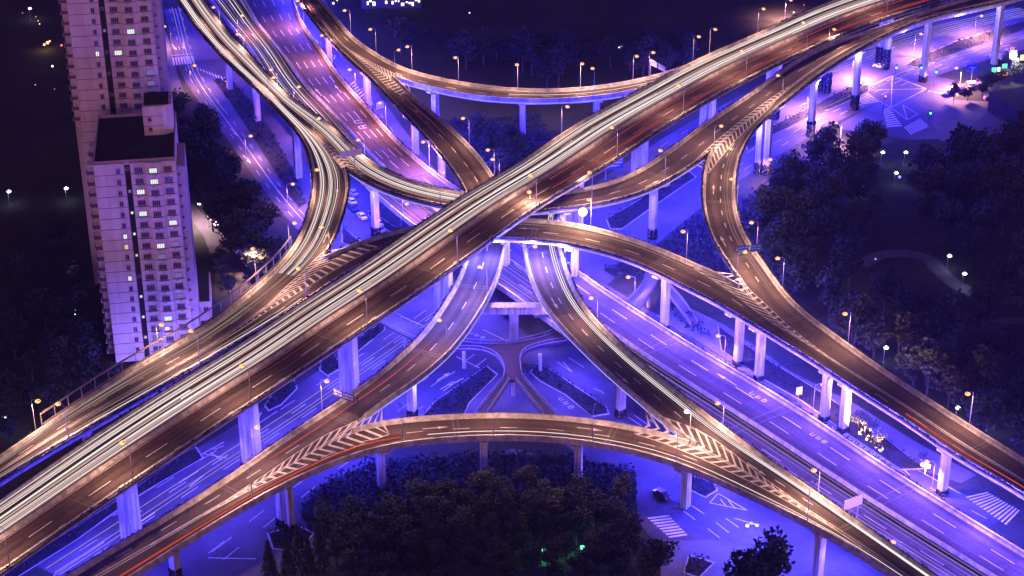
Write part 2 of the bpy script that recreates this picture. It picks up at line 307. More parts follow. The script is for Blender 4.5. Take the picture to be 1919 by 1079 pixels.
# ------------------------------------------------------------------ ground and streets
def ground():
    g = MB(); g.quad((-1600, -200, 0), (1600, -200, 0), (1600, 3000, 0), (-1600, 3000, 0))
    tag(g.build('ground', M['grass']), kind='structure')
GZ = .03
G1 = Ribbon([(1960, 0), (1700, 55), (1500, 130), (1300, 225), (1150, 320), (1000, 425), (880, 500), (760, 585), (640, 665), (500, 760), (380, 835), (220, 930), (60, 1030), (-60, 1100)],
    [(1960, 80), (1855, 112), (1745, 145), (1640, 195), (1560, 232), (1440, 303), (1310, 392), (1240, 448), (1130, 540), (1000, 640), (880, 735), (760, 825), (640, 915), (560, 985), (470, 1060), (400, 1120)], GZ, sm=8)
G2 = Ribbon([(300, -10), (318, 60), (335, 130), (365, 180), (400, 225), (440, 280), (480, 335), (530, 400), (600, 470), (680, 545), (760, 610), (850, 680), (960, 760), (1080, 850), (1200, 930), (1330, 1010), (1450, 1090)],
    [(620, 20), (655, 90), (705, 170), (755, 240), (810, 310), (870, 370), (960, 430), (1060, 490), (1150, 540), (1240, 595), (1330, 650), (1440, 715), (1540, 775), (1680, 855), (1800, 925), (1919, 985), (2000, 1030)], GZ+.02, sm=8)
def streets():
    for r, nm in ((G1, 'street'), (G2, 'street')):
        m = MB(); r.strip(m, 0, r.len, 0, 0, 0, -1, 1); tag(m.build(nm, M['street']), kind='structure')
    for k, (nm, mt, z, pts) in enumerate([
        ('street', 'street', .07, [(820, 600), (900, 560), (1010, 560), (1100, 590), (1180, 660), (1250, 740), (1330, 800), (1100, 800), (900, 790), (780, 790), (700, 760), (740, 680)]),
        ('street', 'street', .07, [(1560, 240), (1640, 195), (1740, 140), (1790, 150), (1800, 175), (1760, 215), (1770, 260), (1700, 262), (1640, 250)]),
        ('street', 'street', .075, [(1300, 900), (1200, 870), (1120, 900), (1185, 955), (1205, 990), (1240, 1030), (1330, 1030), (1480, 1040), (1700, 1200), (1780, 1150), (1500, 1000)]),
        ('plaza', 'paving', .1, [(1745, 215), (1775, 186), (1850, 190), (1900, 240), (1850, 300), (1760, 262)]),
        ('pavement', 'paving', .1, [(1240, 1012), (1360, 1012), (1425, 1035), (1450, 1100), (1230, 1100)]),
        ('pavement', 'paving', .1, [(1230, 590), (1330, 655), (1440, 725), (1540, 785), (1680, 865), (1800, 905), (1830, 890), (1720, 830), (1600, 755), (1480, 695), (1360, 610), (1280, 570)]),
        ('street', 'street', .08, [(352, 372), (400, 420), (450, 480), (500, 545), (430, 600), (400, 560), (405, 500), (380, 440), (345, 395)]),
        ('pavement', 'paving', .06, [(280, 60), (312, 60), (330, 130), (345, 175), (300, 175)]),
        ('street', 'street', .085, [(540, 880), (700, 850), (690, 930), (660, 985), (600, 1040), (560, 1100), (330, 1140), (470, 985)]),
        ]):
        m = MB(); m.poly([at(x, y, z) for x, y in pts]); tag(m.build(nm, M[mt]), kind='structure')
    # park paths and a pond edge glimpsed in the dark
    for pts, w in (([(1612, 497), (1650, 478), (1700, 475), (1740, 485), (1762, 508), (1800, 538), (1860, 560), (1919, 563)], 2.2), ([(1838, 640), (1845, 615), (1880, 602), (1930, 600)], 1.6), ([(905, 910), (960, 850), (1010, 870), (1060, 960)], 2.0)):
        c = catmull([at(x, y, .05) for x, y in pts]); m = MB(); t = np.gradient(c[:, :2], axis=0); t /= np.linalg.norm(t, axis=1)[:, None]
        m.sweep([[(p[0]-w*q[1], p[1]+w*q[0], .05), (p[0]+w*q[1], p[1]-w*q[0], .05)] for p, q in zip(c, t)], closed=False)
        tag(m.build('path', M['paving']), kind='structure')
ISL = [
    ([(1695, 124), (1712, 112), (1790, 78), (1919, 40), (1960, 28), (1960, 42), (1919, 57), (1800, 96), (1720, 128)], 'long planted median by the upper right crossing'),
    ([(1440, 240), (1540, 190), (1590, 163), (1630, 158), (1628, 172), (1600, 187), (1500, 227), (1440, 258), (1400, 282), (1395, 268)], 'planted median with wrapped flyover legs above the road into the crossing'),
    ([(1135, 412), (1205, 370), (1290, 320), (1305, 332), (1215, 395), (1165, 430), (1143, 430)], 'dark median wedge seen under the north east ramp'),
    ([(495, 762), (512, 735), (550, 708), (558, 728), (527, 760), (503, 771)], 'oval planted island left of the twin flyover legs'),
    ([(598, 695), (602, 672), (622, 655), (642, 690), (614, 706)], 'small round planted island behind the twin flyover legs'),
    ([(0, 1079), (240, 925), (345, 850), (368, 838), (382, 858), (300, 905), (245, 940), (140, 1015), (20, 1090)], 'long dark planted strip under the flyover at lower left'),
    ([(812, 755), (912, 686), (933, 702), (880, 757), (870, 778), (788, 784)], 'triangular hedge bed left of the footbridge hub'),
    ([(993, 698), (1005, 681), (1027, 690), (1085, 728), (1137, 763), (1142, 777), (1110, 782), (1060, 742), (1010, 714)], 'triangular hedge bed right of the footbridge hub'),
    ([(1345, 612), (1440, 676), (1540, 735), (1640, 808), (1735, 880), (1690, 882), (1590, 815), (1500, 752), (1420, 705), (1350, 655)], 'long bed of dark shrubs under the humped ramp at right'),
    ([(1283, 888), (1340, 905), (1346, 920), (1322, 934), (1292, 920)], 'rounded bushy island at the lower right junction'),
    ([(1290, 1000+40), (1340, 1055), (1310, 1085), (1280, 1075)], 'fenced lawn triangle by the bottom crosswalk'),
    ([(640, 425), (690, 462), (760, 500), (700, 480), (640, 455)], 'narrow bed under the left loop'),
    ([(500, 1000), (560, 985), (590, 1000), (560, 1035), (510, 1030)], 'planted island round the twin legs at bottom left'),
    ([(1120, 565), (1180, 605), (1240, 640), (1330, 695), (1440, 765), (1450, 778), (1320, 705), (1200, 632)], 'thin hedge bed along the lower road'),
    ([(640, 655), (700, 615), (722, 600), (722, 618), (690, 645), (660, 668)], 'paved garden island under the flyover'),
    ([(690, 395), (740, 425), (800, 470), (790, 478), (735, 440), (690, 405)], 'dark strip between the cars and the trail lit road'),
]
def islands():
    for pts, lab in ISL:
        P = [at(x, y, 0) for x, y in pts]; c = np.mean(P, axis=0)
        root = empty('traffic_island', c); tag(root, lab, 'traffic island')
        m = MB(); n = len(P)
        top = [(p[0], p[1], .22) for p in P]; inn = [tuple(np.array([*(p[:2]+(c[:2]-p[:2])*min(.5, .45/np.linalg.norm(p[:2]-c[:2]))), .22])) for p in P]
        for i in range(n):
            j = (i+1) % n; m.quad((*P[i][:2], 0), (*P[j][:2], 0), top[j], top[i]); m.quad(top[i], top[j], inn[j], inn[i])
        m.build('kerb', M['kerb'], root)
        b = MB(); b.poly([(p[0], p[1], .2) for p in inn]); b.build('planting_bed', M['soil'], root)
        # low shrubs on it
        h = MB(); lo = np.min(P, 0); hi = np.max(P, 0); k = 0
        area = 0.5*abs(sum(P[i][0]*P[(i+1) % n][1]-P[(i+1) % n][0]*P[i][1] for i in range(n)))
        for _ in range(int(min(2600, area*11))):
            x, y = rng.uniform(lo[0], hi[0]), rng.uniform(lo[1], hi[1])
            if inside(x, y, inn): leafq(h, (x, y, .25+rng.uniform(0, 1.3)), rng.uniform(.35, .85))
        if h.v: tag(h.build('shrubs', M['hedge'], root), kind='stuff')
def shrubberies():
    for pts, lab, d in (
        ([(400, 150), (430, 190), (470, 250), (520, 330), (560, 390), (575, 380), (545, 310), (505, 240), (470, 190), (430, 145)], 'dark shrubs under the upper left ramp along the narrow street', 1.5),
        ([(1130, 505), (1240, 458), (1312, 402), (1335, 450), (1375, 520), (1410, 565), (1330, 545), (1230, 520), (1160, 525)], 'blue lit shrubs between the right loop ramp and the humped ramp', 1.8),
        ([(560, 960), (610, 905), (700, 866), (900, 850), (1060, 856), (1190, 882), (1195, 975), (1000, 1000), (800, 1000), (640, 1040), (590, 1010)], 'dark shrubs added to darken the unlit ground under the bottom arc ramp', 1.6),  # dark bed and leaves stand in for the shade on this ground
        ([(1245, 560), (1290, 590), (1340, 640), (1300, 625), (1250, 590)], 'dark shrubs beside the spiral walkway', 1.6),
        ([(1580, 262), (1500, 300), (1440, 335), (1390, 380), (1400, 470), (1480, 420), (1560, 340), (1640, 300)], 'blue tinted shrubs along the park edge', 1.4),
        ([(700, 40), (900, 70), (1290, 70), (1290, 100), (1060, 110), (960, 120), (800, 75)], 'undergrowth in the woods behind the topmost arc', .5),
        ([(845, 225), (1010, 215), (1030, 260), (940, 325), (900, 290)], 'undergrowth in the hollow left of the flyover', 1.0),
    ):
        P = [tuple(at(x, y, 0)) for x, y in pts]; lo = np.min(P, 0); hi = np.max(P, 0); n = len(P)
        b = MB(); b.poly([(p[0], p[1], .09) for p in P]); bed = b.build('planting_bed', M['soil']); tag(bed, kind='structure'); bed.name = 'ground_bed'
        h = MB(); area = .5*abs(sum(P[i][0]*P[(i+1) % n][1]-P[(i+1) % n][0]*P[i][1] for i in range(n)))
        for _ in range(int(min(16000, area*d*4))):
            x, y = rng.uniform(lo[0], hi[0]), rng.uniform(lo[1], hi[1])
            if inside(x, y, P):
                m_ = .5+.5*math.sin(x*.55)*math.cos(y*.43); leafq(h, (x, y, rng.uniform(.1, .5+2.2*m_)), rng.uniform(.5, 1.2))
        tag(h.build('shrubbery', M['leaf']), lab, 'shrubs', kind='stuff')
def inside(x, y, P):
    c = False; n = len(P); j = n-1
    for i in range(n):
        if (P[i][1] > y) != (P[j][1] > y) and x < (P[j][0]-P[i][0])*(y-P[i][1])/(P[j][1]-P[i][1])+P[i][0]: c = not c
        j = i
    return c
def leafq(m, p, s):
    a = rng.normal(size=3); a /= np.linalg.norm(a); b = np.cross(a, rng.normal(size=3)); b /= np.linalg.norm(b); p = np.array(p)
    m.quad(p-a*s*.5, p+b*s*.35, p+a*s*.5, p-b*s*.35)

# ------------------------------------------------------------------ viaducts
VI = {}
class Viaduct:
    def __init__(s, k, name, label, cat):
        s.r = RV[k]; s.k = k; m = s.r.pt(s.r.len/2); s.root = empty(name, (m[0], m[1], 0)); tag(s.root, label, cat); VI[k] = s
        s.mk = MB(); s.jt = MB()
    def rng(s, a, b):
        q0 = 0.0 if a is None else s.r.nearpx(*a)[0]; q1 = s.r.len if b is None else s.r.nearpx(*b)[0]; return min(q0, q1), max(q0, q1)
    def body(s, depth=1.7):
        r = s.r; m = MB(); r.strip(m, 0, r.len, 0, 0, 0, -1, 1, st=2.5); s.road = m.build('roadway', M['asphalt'], s.root); s.roadmb = m
        s.uvs = [(u, q) for q in r.stations(0, r.len, 2.5) for u in (0., 1.)]
        g = MB(); rows = []
        for q in r.stations(0, r.len, 3):
            w = np.interp(q, r.s, r.w); c = w*.62
            rows.append([r.pt(q, o, dz) for o, dz in ((-w-.3, -.02), (w+.3, -.02), (w+.3, -.42), (w*.92, -.55), (c, -depth), (-c, -depth), (-w*.92, -.55), (-w-.3, -.42))])
        g.sweep(rows); g.build('girder', M['girder'], s.root)
    def parapet(s, side, a=None, b=None, h=.95, hedge=True, led=False, mt='concrete'):
        r = s.r; q0, q1 = s.rng(a, b); m = MB(); f = side
        prof = [(-.42*f, .008), (-.14*f, .4), (0.0*f, h), (.36*f, h), (.42*f, -.5), (.3*f, -.5), (.3*f, .008)]
        r.profile(m, q0, q1, prof, f); m.build('parapet', M[mt], s.root)
        if hedge:
            hb = MB(); n = int((q1-q0)*9)
            for _ in range(n):
                q = rng.uniform(q0, q1)
                if math.sin(q*.9)+math.sin(q*.37+1) < -1.1: continue
                leafq(hb, r.pt(q, f*rng.uniform(.4, .95), h-.35+rng.uniform(-.25, .55), f), rng.uniform(.3, .65))
            tr = [(.425*f, h-.75), (.40*f, h-.3), (.85*f, h-.3), (.8*f, h-.75)]
            t2 = MB(); r.profile(t2, q0, q1, tr, f); pl = t2.build('planter_box', M['darkmetal'], s.root)
            o = hb.build('trailing_plants', M['hedge'], s.root); o['kind'] = 'stuff'
        if led:
            l = MB(); r.profile(l, q0, q1, [(.43*f, -.62), (.43*f, -.47), (.51*f, -.47), (.51*f, -.62)], f); l.build('light_strip', M['led'], s.root)
    def median(s, off0, h=.85):
        r = s.r; m = MB(); rows = []
        for q in r.stations(0, r.len, 4):
            o = off0(q) if callable(off0) else off0
            rows.append([r.pt(q, x, z, o) for x, z in ((-.35, 0), (-.12, h), (.12, h), (.35, 0))])
        m.sweep(rows); m.build('median_barrier', M['concrete'], s.root)
    def edge(s, frac, off, wd=.16, a=None, b=None):
        q0, q1 = s.rng(a, b); s.r.strip(s.mk, q0, q1, off-wd/2, off+wd/2, .012, frac, frac)
    def dash(s, frac, a=None, b=None, off=0., **k):
        q0, q1 = s.rng(a, b); s.r.dashes(s.mk, q0, q1, frac, off, **k)
    def arrow(s, x, y, rev=False, ln=5.5, sc=1.0):
        q, off = s.r.nearpx(x, y); sg = -1 if rev else 1
        P = lambda u, v: s.r.pt(q+sg*u*ln/2, off+v*sc, .013)
        s.mk.poly([P(-1, -.11), P(-1, .11), P(.25, .11), P(.25, -.11)]); s.mk.poly([P(.2, -.45), P(1, 0), P(.2, .45)])
    def joints(s, step=31., ph=9., w=1.1):
        q = ph
        while q < s.r.len-2:
            s.r.strip(s.jt, q, q+.45, 0, 0, .006, -1, 1, st=.45); s.r.strip(s.jt, q+w, q+w+.3, 0, 0, .006, -1, 1, st=.3); q += step
    def pier(s, q, twin=0.0, w=1.7, d=1.5, cap=True, wrap=0.0, off=0.0):
        r = s.r; p = r.pt(q, off); rz = r.dirn(q); nx, ny = -math.sin(rz), math.cos(rz); dep = 1.7
        for k in ((-1, 1) if twin else (0,)):
            m = MB(); x, y = p[0]+nx*k*twin, p[1]+ny*k*twin; top = p[2]-dep+.05
            m.box((x, y, top/2), (d, w, top), rz)
            for zz in (.0, 1.0):
                pass
            o = m.build('pier', M['pier'], s.root)
            if cap and not twin:
                c = MB(); ww = float(np.interp(q, r.s, r.w))*1.0; c0 = len(c.v)
                sec = [(-ww, -.9), (-w*.5, -2.0), (w*.5, -2.0), (ww, -.9), (ww, -.3), (-ww, -.3)]
                c.sweep([[(x+nx*u+math.cos(rz)*e*(d/2+.12), y+ny*u+math.sin(rz)*e*(d/2+.12), top+v+.9) for u, v in sec] for e in (-1, 1)])
                c.build('pier_cap', M['pier'], o)
            if k <= 0 and top > 6:
                dp = MB(); ex, ey = x-math.cos(rz)*(d/2+.12), y-math.sin(rz)*(d/2+.12); dp.tube([(ex+nx*.4, ey+ny*.4, .2), (ex+nx*.4, ey+ny*.4, top-.2)], .1, k=6); dp.build('drainpipe', M['metal'], o)
            if wrap:
                h = MB()
                for _ in range(int(1000*wrap/5)):
                    a = rng.uniform(-1, 1); f = rng.integers(4); u, v = ((a*d/2, w/2+.15), (a*d/2, -w/2-.15), (d/2+.15, a*w/2), (-d/2-.15, a*w/2))[f]
                    leafq(h, (x+math.cos(rz)*u+nx*v, y+math.sin(rz)*u+ny*v, rng.uniform(0, wrap)), rng.uniform(.4, .8))
                o2 = h.build('climbing_plant', M['hedge'], o)
    def finish(s):
        if s.mk.v: s.mk.build('lane_markings', M['paint'], s.root)
        if s.jt.v:
            m = s.roadmb; n = len(m.v); k = len(m.f); m.v += s.jt.v; m.f += [tuple(i+n for i in f) for f in s.jt.f]
            me = m.mesh('roadway', M['asphalt']); me.materials.append(M['joint'])
            for p in me.polygons[k:]: p.material_index = 1
            s.road.data = me
        me = s.road.data; uv = me.uv_layers.new(name='lanes'); nu = len(s.uvs); wd = float(np.mean(s.r.w))*2
        for l in me.loops: uv.data[l.index].uv = (s.uvs[l.vertex_index][0]*wd, s.uvs[l.vertex_index][1]) if l.vertex_index < nu else (0, 0)
    def led_row(s, step=24., frac=.85, power=1.0, dz=-2.7, a=None, b=None, sides=(-1, 1), ph=6., omni=False):
        q0, q1 = s.rng(a, b); q = q0+ph; k = 0
        while q < q1:
            f = sides[k % len(sides)]*frac; p = s.r.pt(q, 0, dz, f)
            blue_light(p, power, omni=omni); q += step/len(sides)*1.0; k += 1
NLIGHT = [0]
def blue_light(p, power=1.0, col=None, rad_=.35, omni=False):
    ld = bpy.data.lights.new('blue_floodlight', 'POINT' if omni else 'SPOT')
    if not omni: ld.spot_size = rad(152); ld.spot_blend = .45
    ld.energy = LED_W*power; ld.color = col or LED_COL; ld.shadow_soft_size = rad_
    o = bpy.data.objects.new('blue_floodlight', ld); COL.objects.link(o); o.location = tuple(float(v) for v in p); NLIGHT[0] += 1; return o
def gore(vd, P, Q, tip_to_nose, spc=2.3, bw=.72, lines=True, t0=.02):
    """chevron paint between boundary polylines P and Q (pixels traced on the deck, tip first); sign says where the V points."""
    r = vd.r; z = ZA if vd.k in (2, 3, 4, 5) else ZB
    group = [RV[k] for k in ((2, 3, 4, 5) if vd.k in (2, 3, 4, 5) else (6, 7, 8, 9))]
    def deckz(p):
        best = -9
        for g_ in group:
            i = int(np.argmin(np.linalg.norm(g_.c[:, :2]-p[:2], axis=1))); off = abs((p[:2]-g_.c[i, :2])@g_.nn[i])
            if off < g_.w[i]+1.2: best = max(best, g_.c[i, 2])
        return best
    def world(L):
        out = []
        for x, y in L:
            zz = z(x, y)
            for _ in range(3):
                b_ = deckz(at(x, y, zz)); zz = b_ if b_ > 0 else zz
            out.append(at(x, y, zz))
        C = resample(catmull(out, 1.0), 80)
        for i in range(80):
            b_ = deckz(C[i])
            if b_ > 0: C[i, 2] = b_
        return C
    A, B = world(P), world(Q)
    Mid = .5*(A+B); Mid[:, 2] = np.maximum(A[:, 2], B[:, 2]); dz = np.array([0, 0, .05])
    L = np.r_[0, np.cumsum(np.linalg.norm(np.diff(Mid[:, :2], axis=0), axis=1))]; tot = L[-1]
    g = lambda C, s: np.array([np.interp(s, L, C[:, k]) for k in range(3)])+dz
    s = tot*t0; mb = vd.mk
    while s < tot-.5:
        wd = np.linalg.norm(g(A, s)-g(B, s)); lag = min(wd*.55, 4.0)*(-tip_to_nose)
        e = min(s+bw, tot)
        for C in (A, B):
            mb.quad(g(C, np.clip(s+lag, 0, tot)), g(C, np.clip(e+lag, 0, tot)), g(Mid, e), g(Mid, s))
        s += spc
    if lines:
        for C in (A, B):
            d = (C-Mid); d /= (np.linalg.norm(d, axis=1)[:, None]+1e-6)
            mb.sweep([[C[i]+dz-d[i]*.0, C[i]+dz-d[i]*.22] for i in range(len(C))], closed=False)

def viaducts():
    v1 = Viaduct(1, 'elevated_road', 'widest and highest flyover running from the lower left corner to the upper right, streaked with white and red traffic light', 'flyover')
    v1.body(2.0); v1.parapet(-1, mt='concrete', hedge=True); v1.parapet(1, led=False); v1.median(0.02)
    for f in (-.94, -.06, .1, .93): v1.edge(f, 0)
    v1.dash(.52, ln=6, gap=9.7, wd=.24, ph=3); v1.dash(.86, ln=1.6, gap=14.1, wd=.2, ph=8); v1.dash(-.35, ln=6, gap=9.7); v1.dash(-.65, ln=6, gap=9.7)
    hb = MB(); q0, q1 = v1.rng(None, (560, 575))
    for _ in range(int((q1-q0)*26)):
        q = rng.uniform(q0, q1); leafq(hb, v1.r.pt(q, -rng.uniform(.45, .6+1.9*(1-(q-q0)/(q1-q0))), rng.uniform(-.9, .7), -1), rng.uniform(.35, .8))
    o = hb.build('hedge', M['hedge'], v1.root); o['kind'] = 'stuff'
    t2 = MB(); rows = []
    for q in v1.r.stations(q0, q1, 4): w_ = 1.9*(1-(q-q0)/(q1-q0))+.6; rows.append([v1.r.pt(q, -.45, -1.0, -1), v1.r.pt(q, -.45, -.3, -1), v1.r.pt(q, -w_, -.3, -1), v1.r.pt(q, -w_, -1.0, -1)])
    t2.sweep(rows); t2.build('hedge_trough', M['darkmetal'], v1.root)
    v1.joints(37, 15)
    for x, y in ((226, 1018), (450, 872), (648, 747), (815, 614)):
        q = v1.r.near(at(x, y, 0)); v1.pier(q, twin=1.35, w=1.7, d=1.9, wrap=1.5)
    for x, y in ((945, 545), (1090, 452), (1225, 372), (1338, 292), (1450, 222), (1555, 174), (1675, 132)):
        q = v1.r.near(at(x, y, 0)); v1.pier(q, twin=1.35, w=1.6, d=1.8, wrap=7.0 if x > 1400 else 3.0)
    v2 = Viaduct(2, 'elevated_ramp', 'sagging arc ramp from the top left, under the flyover, up to the top right', 'ramp')
    v2.body(); v2.parapet(-1); v2.parapet(1, (650, 318), (1335, 283), led=True)
    v2.edge(-1, .35); v2.edge(1, -.35); v2.dash(0, (640, 285), (1480, 150), ln=3.5, gap=6.5); v2.dash(.05, (1490, 130), None, ln=4, gap=7)
    v2.joints(33, 12)
    for x, y, w in ((413, 172, 0), (467, 229, 0), (693, 447, 3), (1230, 452, 3), (900, 560, 0), (1075, 540, 0)):
        v2.pier(v2.r.near(at(x, y, 0)), wrap=w)
    v2.arrow(1225, 343); v2.arrow(1150, 372)
    v3 = Viaduct(3, 'elevated_ramp', 'left loop ramp curving beside the apartment towers, full of cream light streaks', 'ramp')
    v3.body(); v3.parapet(-1, led=False); v3.parapet(1, (645, 318), (613, 470))
    v3.edge(-1, .35); v3.edge(1, -.3); v3.dash(0, (590, 280), (560, 500), ln=2.4, gap=4.5); v3.dash(.25, (470, 600), None, ln=4, gap=7)
    v3.joints(29, 10)
    for x, y in ((538, 337), (565, 417)): v3.pier(v3.r.near(at(x, y, 0)), w=1.9)
    for x, y in ((480, 640), (330, 800), (160, 910)): v3.pier(v3.r.near(at(x, y, 0)))
    v3.arrow(632, 362, True); v3.arrow(609, 448, True)
    v4 = Viaduct(4, 'elevated_ramp', 'humped arc ramp from the left gore under the flyover to the right edge', 'ramp')
    v4.body(); v4.parapet(-1, (615, 484), (1385, 537)); v4.parapet(1)
    v4.edge(-1, .35, a=(615, 484)); v4.edge(1, -.35); v4.dash(0, (700, 475), (1420, 585), ln=4, gap=7); v4.dash(-.1, (1640, 735), None, ln=4, gap=7.5); v4.dash(.2, (540, 570), None if False else (20, 885), ln=4, gap=7.5)
    v4.joints(34, 16)
    for x, y in ((1115, 527), (1260, 607), (1381, 682), (1441, 708), (1538, 790), (1586, 800), (1755, 927)): v4.pier(v4.r.near(at(x, y, 0)), wrap=1.2)
    v4.arrow(985, 428, True)
    v5 = Viaduct(5, 'elevated_ramp', 'right loop ramp curving down from the top right past the dark park', 'ramp')
    v5.body(); v5.parapet(-1, (1335, 283), (1385, 520)); v5.parapet(1)
    v5.edge(-1, .3); v5.edge(1, -.35); v5.dash(.1, (1390, 250), (1420, 540), ln=2.4, gap=4.5); v5.dash(.2, (1480, 175), (1800, 25), ln=4, gap=7)
    v5.joints(30, 20)
    for x, y, w in ((1535, 258, 5), (1630, 212, 5), (1742, 158, 2), (1856, 116, 0)): v5.pier(v5.r.near(at(x, y, 0)), wrap=w)
    v5.pier(v5.r.near(at(1424, 328, 0)), twin=1.3, wrap=3.5); v5.pier(v5.r.near(at(1309, 412, 0)), wrap=4)
    v5.arrow(1337, 355, True); v5.arrow(1355, 452, True)
    v6 = Viaduct(6, 'elevated_ramp', 'topmost arc ramp lined with a row of lamps in front of the black woods', 'ramp')
    v6.body(); v6.parapet(-1, hedge=False); v6.parapet(1, (738, 147), None, led=True, hedge=False)
    v6.edge(-1, .35); v6.edge(1, -.35); v6.dash(0, (735, 135), None, ln=3.5, gap=6.5); v6.dash(-.2, None, (650, 80), ln=4, gap=7)
    v6.joints(32, 12)
    for x, y in ((845, 225), (973, 264), (1105, 235)): v6.pier(v6.r.near(at(x, y, 0)), w=2.0)
    v7 = Viaduct(7, 'elevated_ramp', 'long bow shaped ramp from the top centre under the flyover to the bottom left', 'ramp')
    v7.body(); v7.parapet(-1, hedge=True); v7.parapet(1, (738, 147), (675, 784), hedge=False, led=True)
    v7.edge(-1, .35); v7.edge(1, -.35); v7.dash(0, (720, 160), (690, 765), ln=3.6, gap=6.6); v7.dash(.1, None, (640, 95), ln=4, gap=7); v7.dash(-.1, (560, 830), None, ln=4, gap=7.5)
    v7.joints(33, 14)
    for x, y in ((638, 131), (708, 203), (776, 292), (845, 336), (805, 792), (355, 1090)): v7.pier(v7.r.near(at(x, y, 0)), wrap=2 if y > 700 else 0)
    v7.arrow(785, 212, True)
    v8 = Viaduct(8, 'elevated_ramp', 'bottom arc ramp bridging the dark trees with striped gores at both ends', 'ramp')
    v8.body(); v8.parapet(-1, (655, 806), (1300, 834), hedge=False); v8.parapet(1, hedge=False)
    v8.edge(-1, .35); v8.edge(1, -.35); v8.dash(0.0, (600, 860), (1380, 890), ln=3.5, gap=6.5); v8.dash(.2, (300, 1030), (500, 920), ln=4, gap=7)
    v8.joints(33, 8)
    for x, y in ((723, 915), (908, 893), (1090, 890), (1272, 966), (1528, 1090)): v8.pier(v8.r.near(at(x, y, 0)), w=1.8)
    v8.pier(v8.r.near(at(546, 990, 0)), twin=1.3, wrap=2)
    v8.arrow(822, 801); v8.arrow(1100, 803)
    v9 = Viaduct(9, 'elevated_ramp', 'ramp curving from under the flyover centre down to the bottom right with three white streaks', 'ramp')
    v9.body(); v9.parapet(-1, None, (1300, 834), hedge=False, led=True); v9.parapet(1)
    v9.edge(-1, .35); v9.edge(1, -.35); v9.dash(-.05, (1010, 470), (1560, 985), ln=3.0, gap=5.0)
    v9.joints(33, 16)
    for x, y in ((1140, 787), ): v9.pier(v9.r.near(at(x, y, 0)), w=1.8, wrap=2)
    v9.arrow(1040, 570); v9.arrow(1168, 710); v9.arrow(1418, 880)
    # portal pier carrying both inner ramps: a wide cross beam on one column
    a, b = v7.r.pt(v7.r.nearpx(912, 562)[0], 0), v9.r.pt(v9.r.nearpx(1022, 566)[0], 0)
    c = (a+b)/2; rz = math.atan2(b[1]-a[1], b[0]-a[0]); L = np.linalg.norm((b-a)[:2])+6
    m = MB(); m.box((c[0], c[1], (c[2]-3.6)/2), (2.2, 1.9, c[2]-3.6), rz); p = m.build('pier', M['pier'], v9.root)
    m = MB(); m.box((c[0], c[1], c[2]-2.7), (L, 2.6, 1.9), rz); m.build('crossbeam', M['pier'], p)
    v10 = Viaduct(10, 'elevated_road', 'wide two carriageway elevated road one level below, blue lit, from the top left to the bottom right corner', 'elevated road')
    v10.body(1.6); v10.parapet(-1, hedge=False, led=False); v10.parapet(1, hedge=True)
    mo = lambda q: -.30+.24*min(1, q/130.)
    v10.median(mo)
    r = v10.r; n = 0
    def vd(f0, f1, k, **kw):
        q = kw.get('q0', 0)
        while q < kw.get('q1', r.len)-6:
            m0 = mo(q); f = m0+(1-m0)*k if k > 0 else m0+(m0+1)*k
            r.strip(v10.mk, q, q+6, -.11, .11, .012, f, f); q += 15.2
    for k in (.33, .66): vd(0, 0, k, q0=160)
    for k in (.2, .4, .6, .8): vd(0, 0, k, q1=165)
    vd(0, 0, -.5, q0=0)
    v10.edge(-1, .35); v10.edge(1, -.35)
    v10.joints(38, 20, 2.2)
    for x, y, rv in ((1367, 714, True), (698, 215, True), (596, 172, True), (581, 172, True), (635, 168, True), (508, 122, False)): v10.arrow(x, y, rv, ln=7)
    q = 10
    while q < r.len:
        v10.pier(q, twin=3.2, w=1.5, d=1.6); q += 34
    # gores
    gore(v2, [(598, 262), (610, 282), (632, 305), (652, 330)], [(598, 262), (622, 276), (655, 300), (688, 327)], -1, spc=2.4)
    gore(v4, [(382, 657), (480, 588), (535, 538), (578, 497), (616, 462)], [(382, 657), (480, 597), (572, 541), (655, 490), (735, 450)], 1)
    gore(v5, [(1480, 160), (1440, 187), (1385, 228), (1335, 270), (1296, 306)], [(1480, 163), (1440, 204), (1400, 242), (1368, 275), (1328, 325)], -1)
    gore(v4, [(1584, 690), (1500, 638), (1440, 600), (1362, 542), (1300, 503)], [(1584, 690), (1500, 628), (1440, 574), (1404, 541), (1386, 515)], -1)
    gore(v6, [(640, 84), (662, 103), (700, 138), (732, 168), (768, 188)], [(640, 84), (690, 113), (740, 138), (775, 153)], 1, spc=2.0, bw=.7)
    gore(v8, [(366, 975), (480, 900), (604, 818), (668, 788), (716, 760)], [(366, 975), (480, 914), (580, 871), (730, 814)], -1)
    gore(v8, [(1618, 1030), (1560, 987), (1440, 901), (1318, 811), (1210, 770)], [(1618, 1030), (1560, 990), (1440, 921), (1262, 838), (1188, 813)], -1)
    for v in (v1, v2, v3, v4, v5, v6, v7, v8, v9, v10): v.finish()

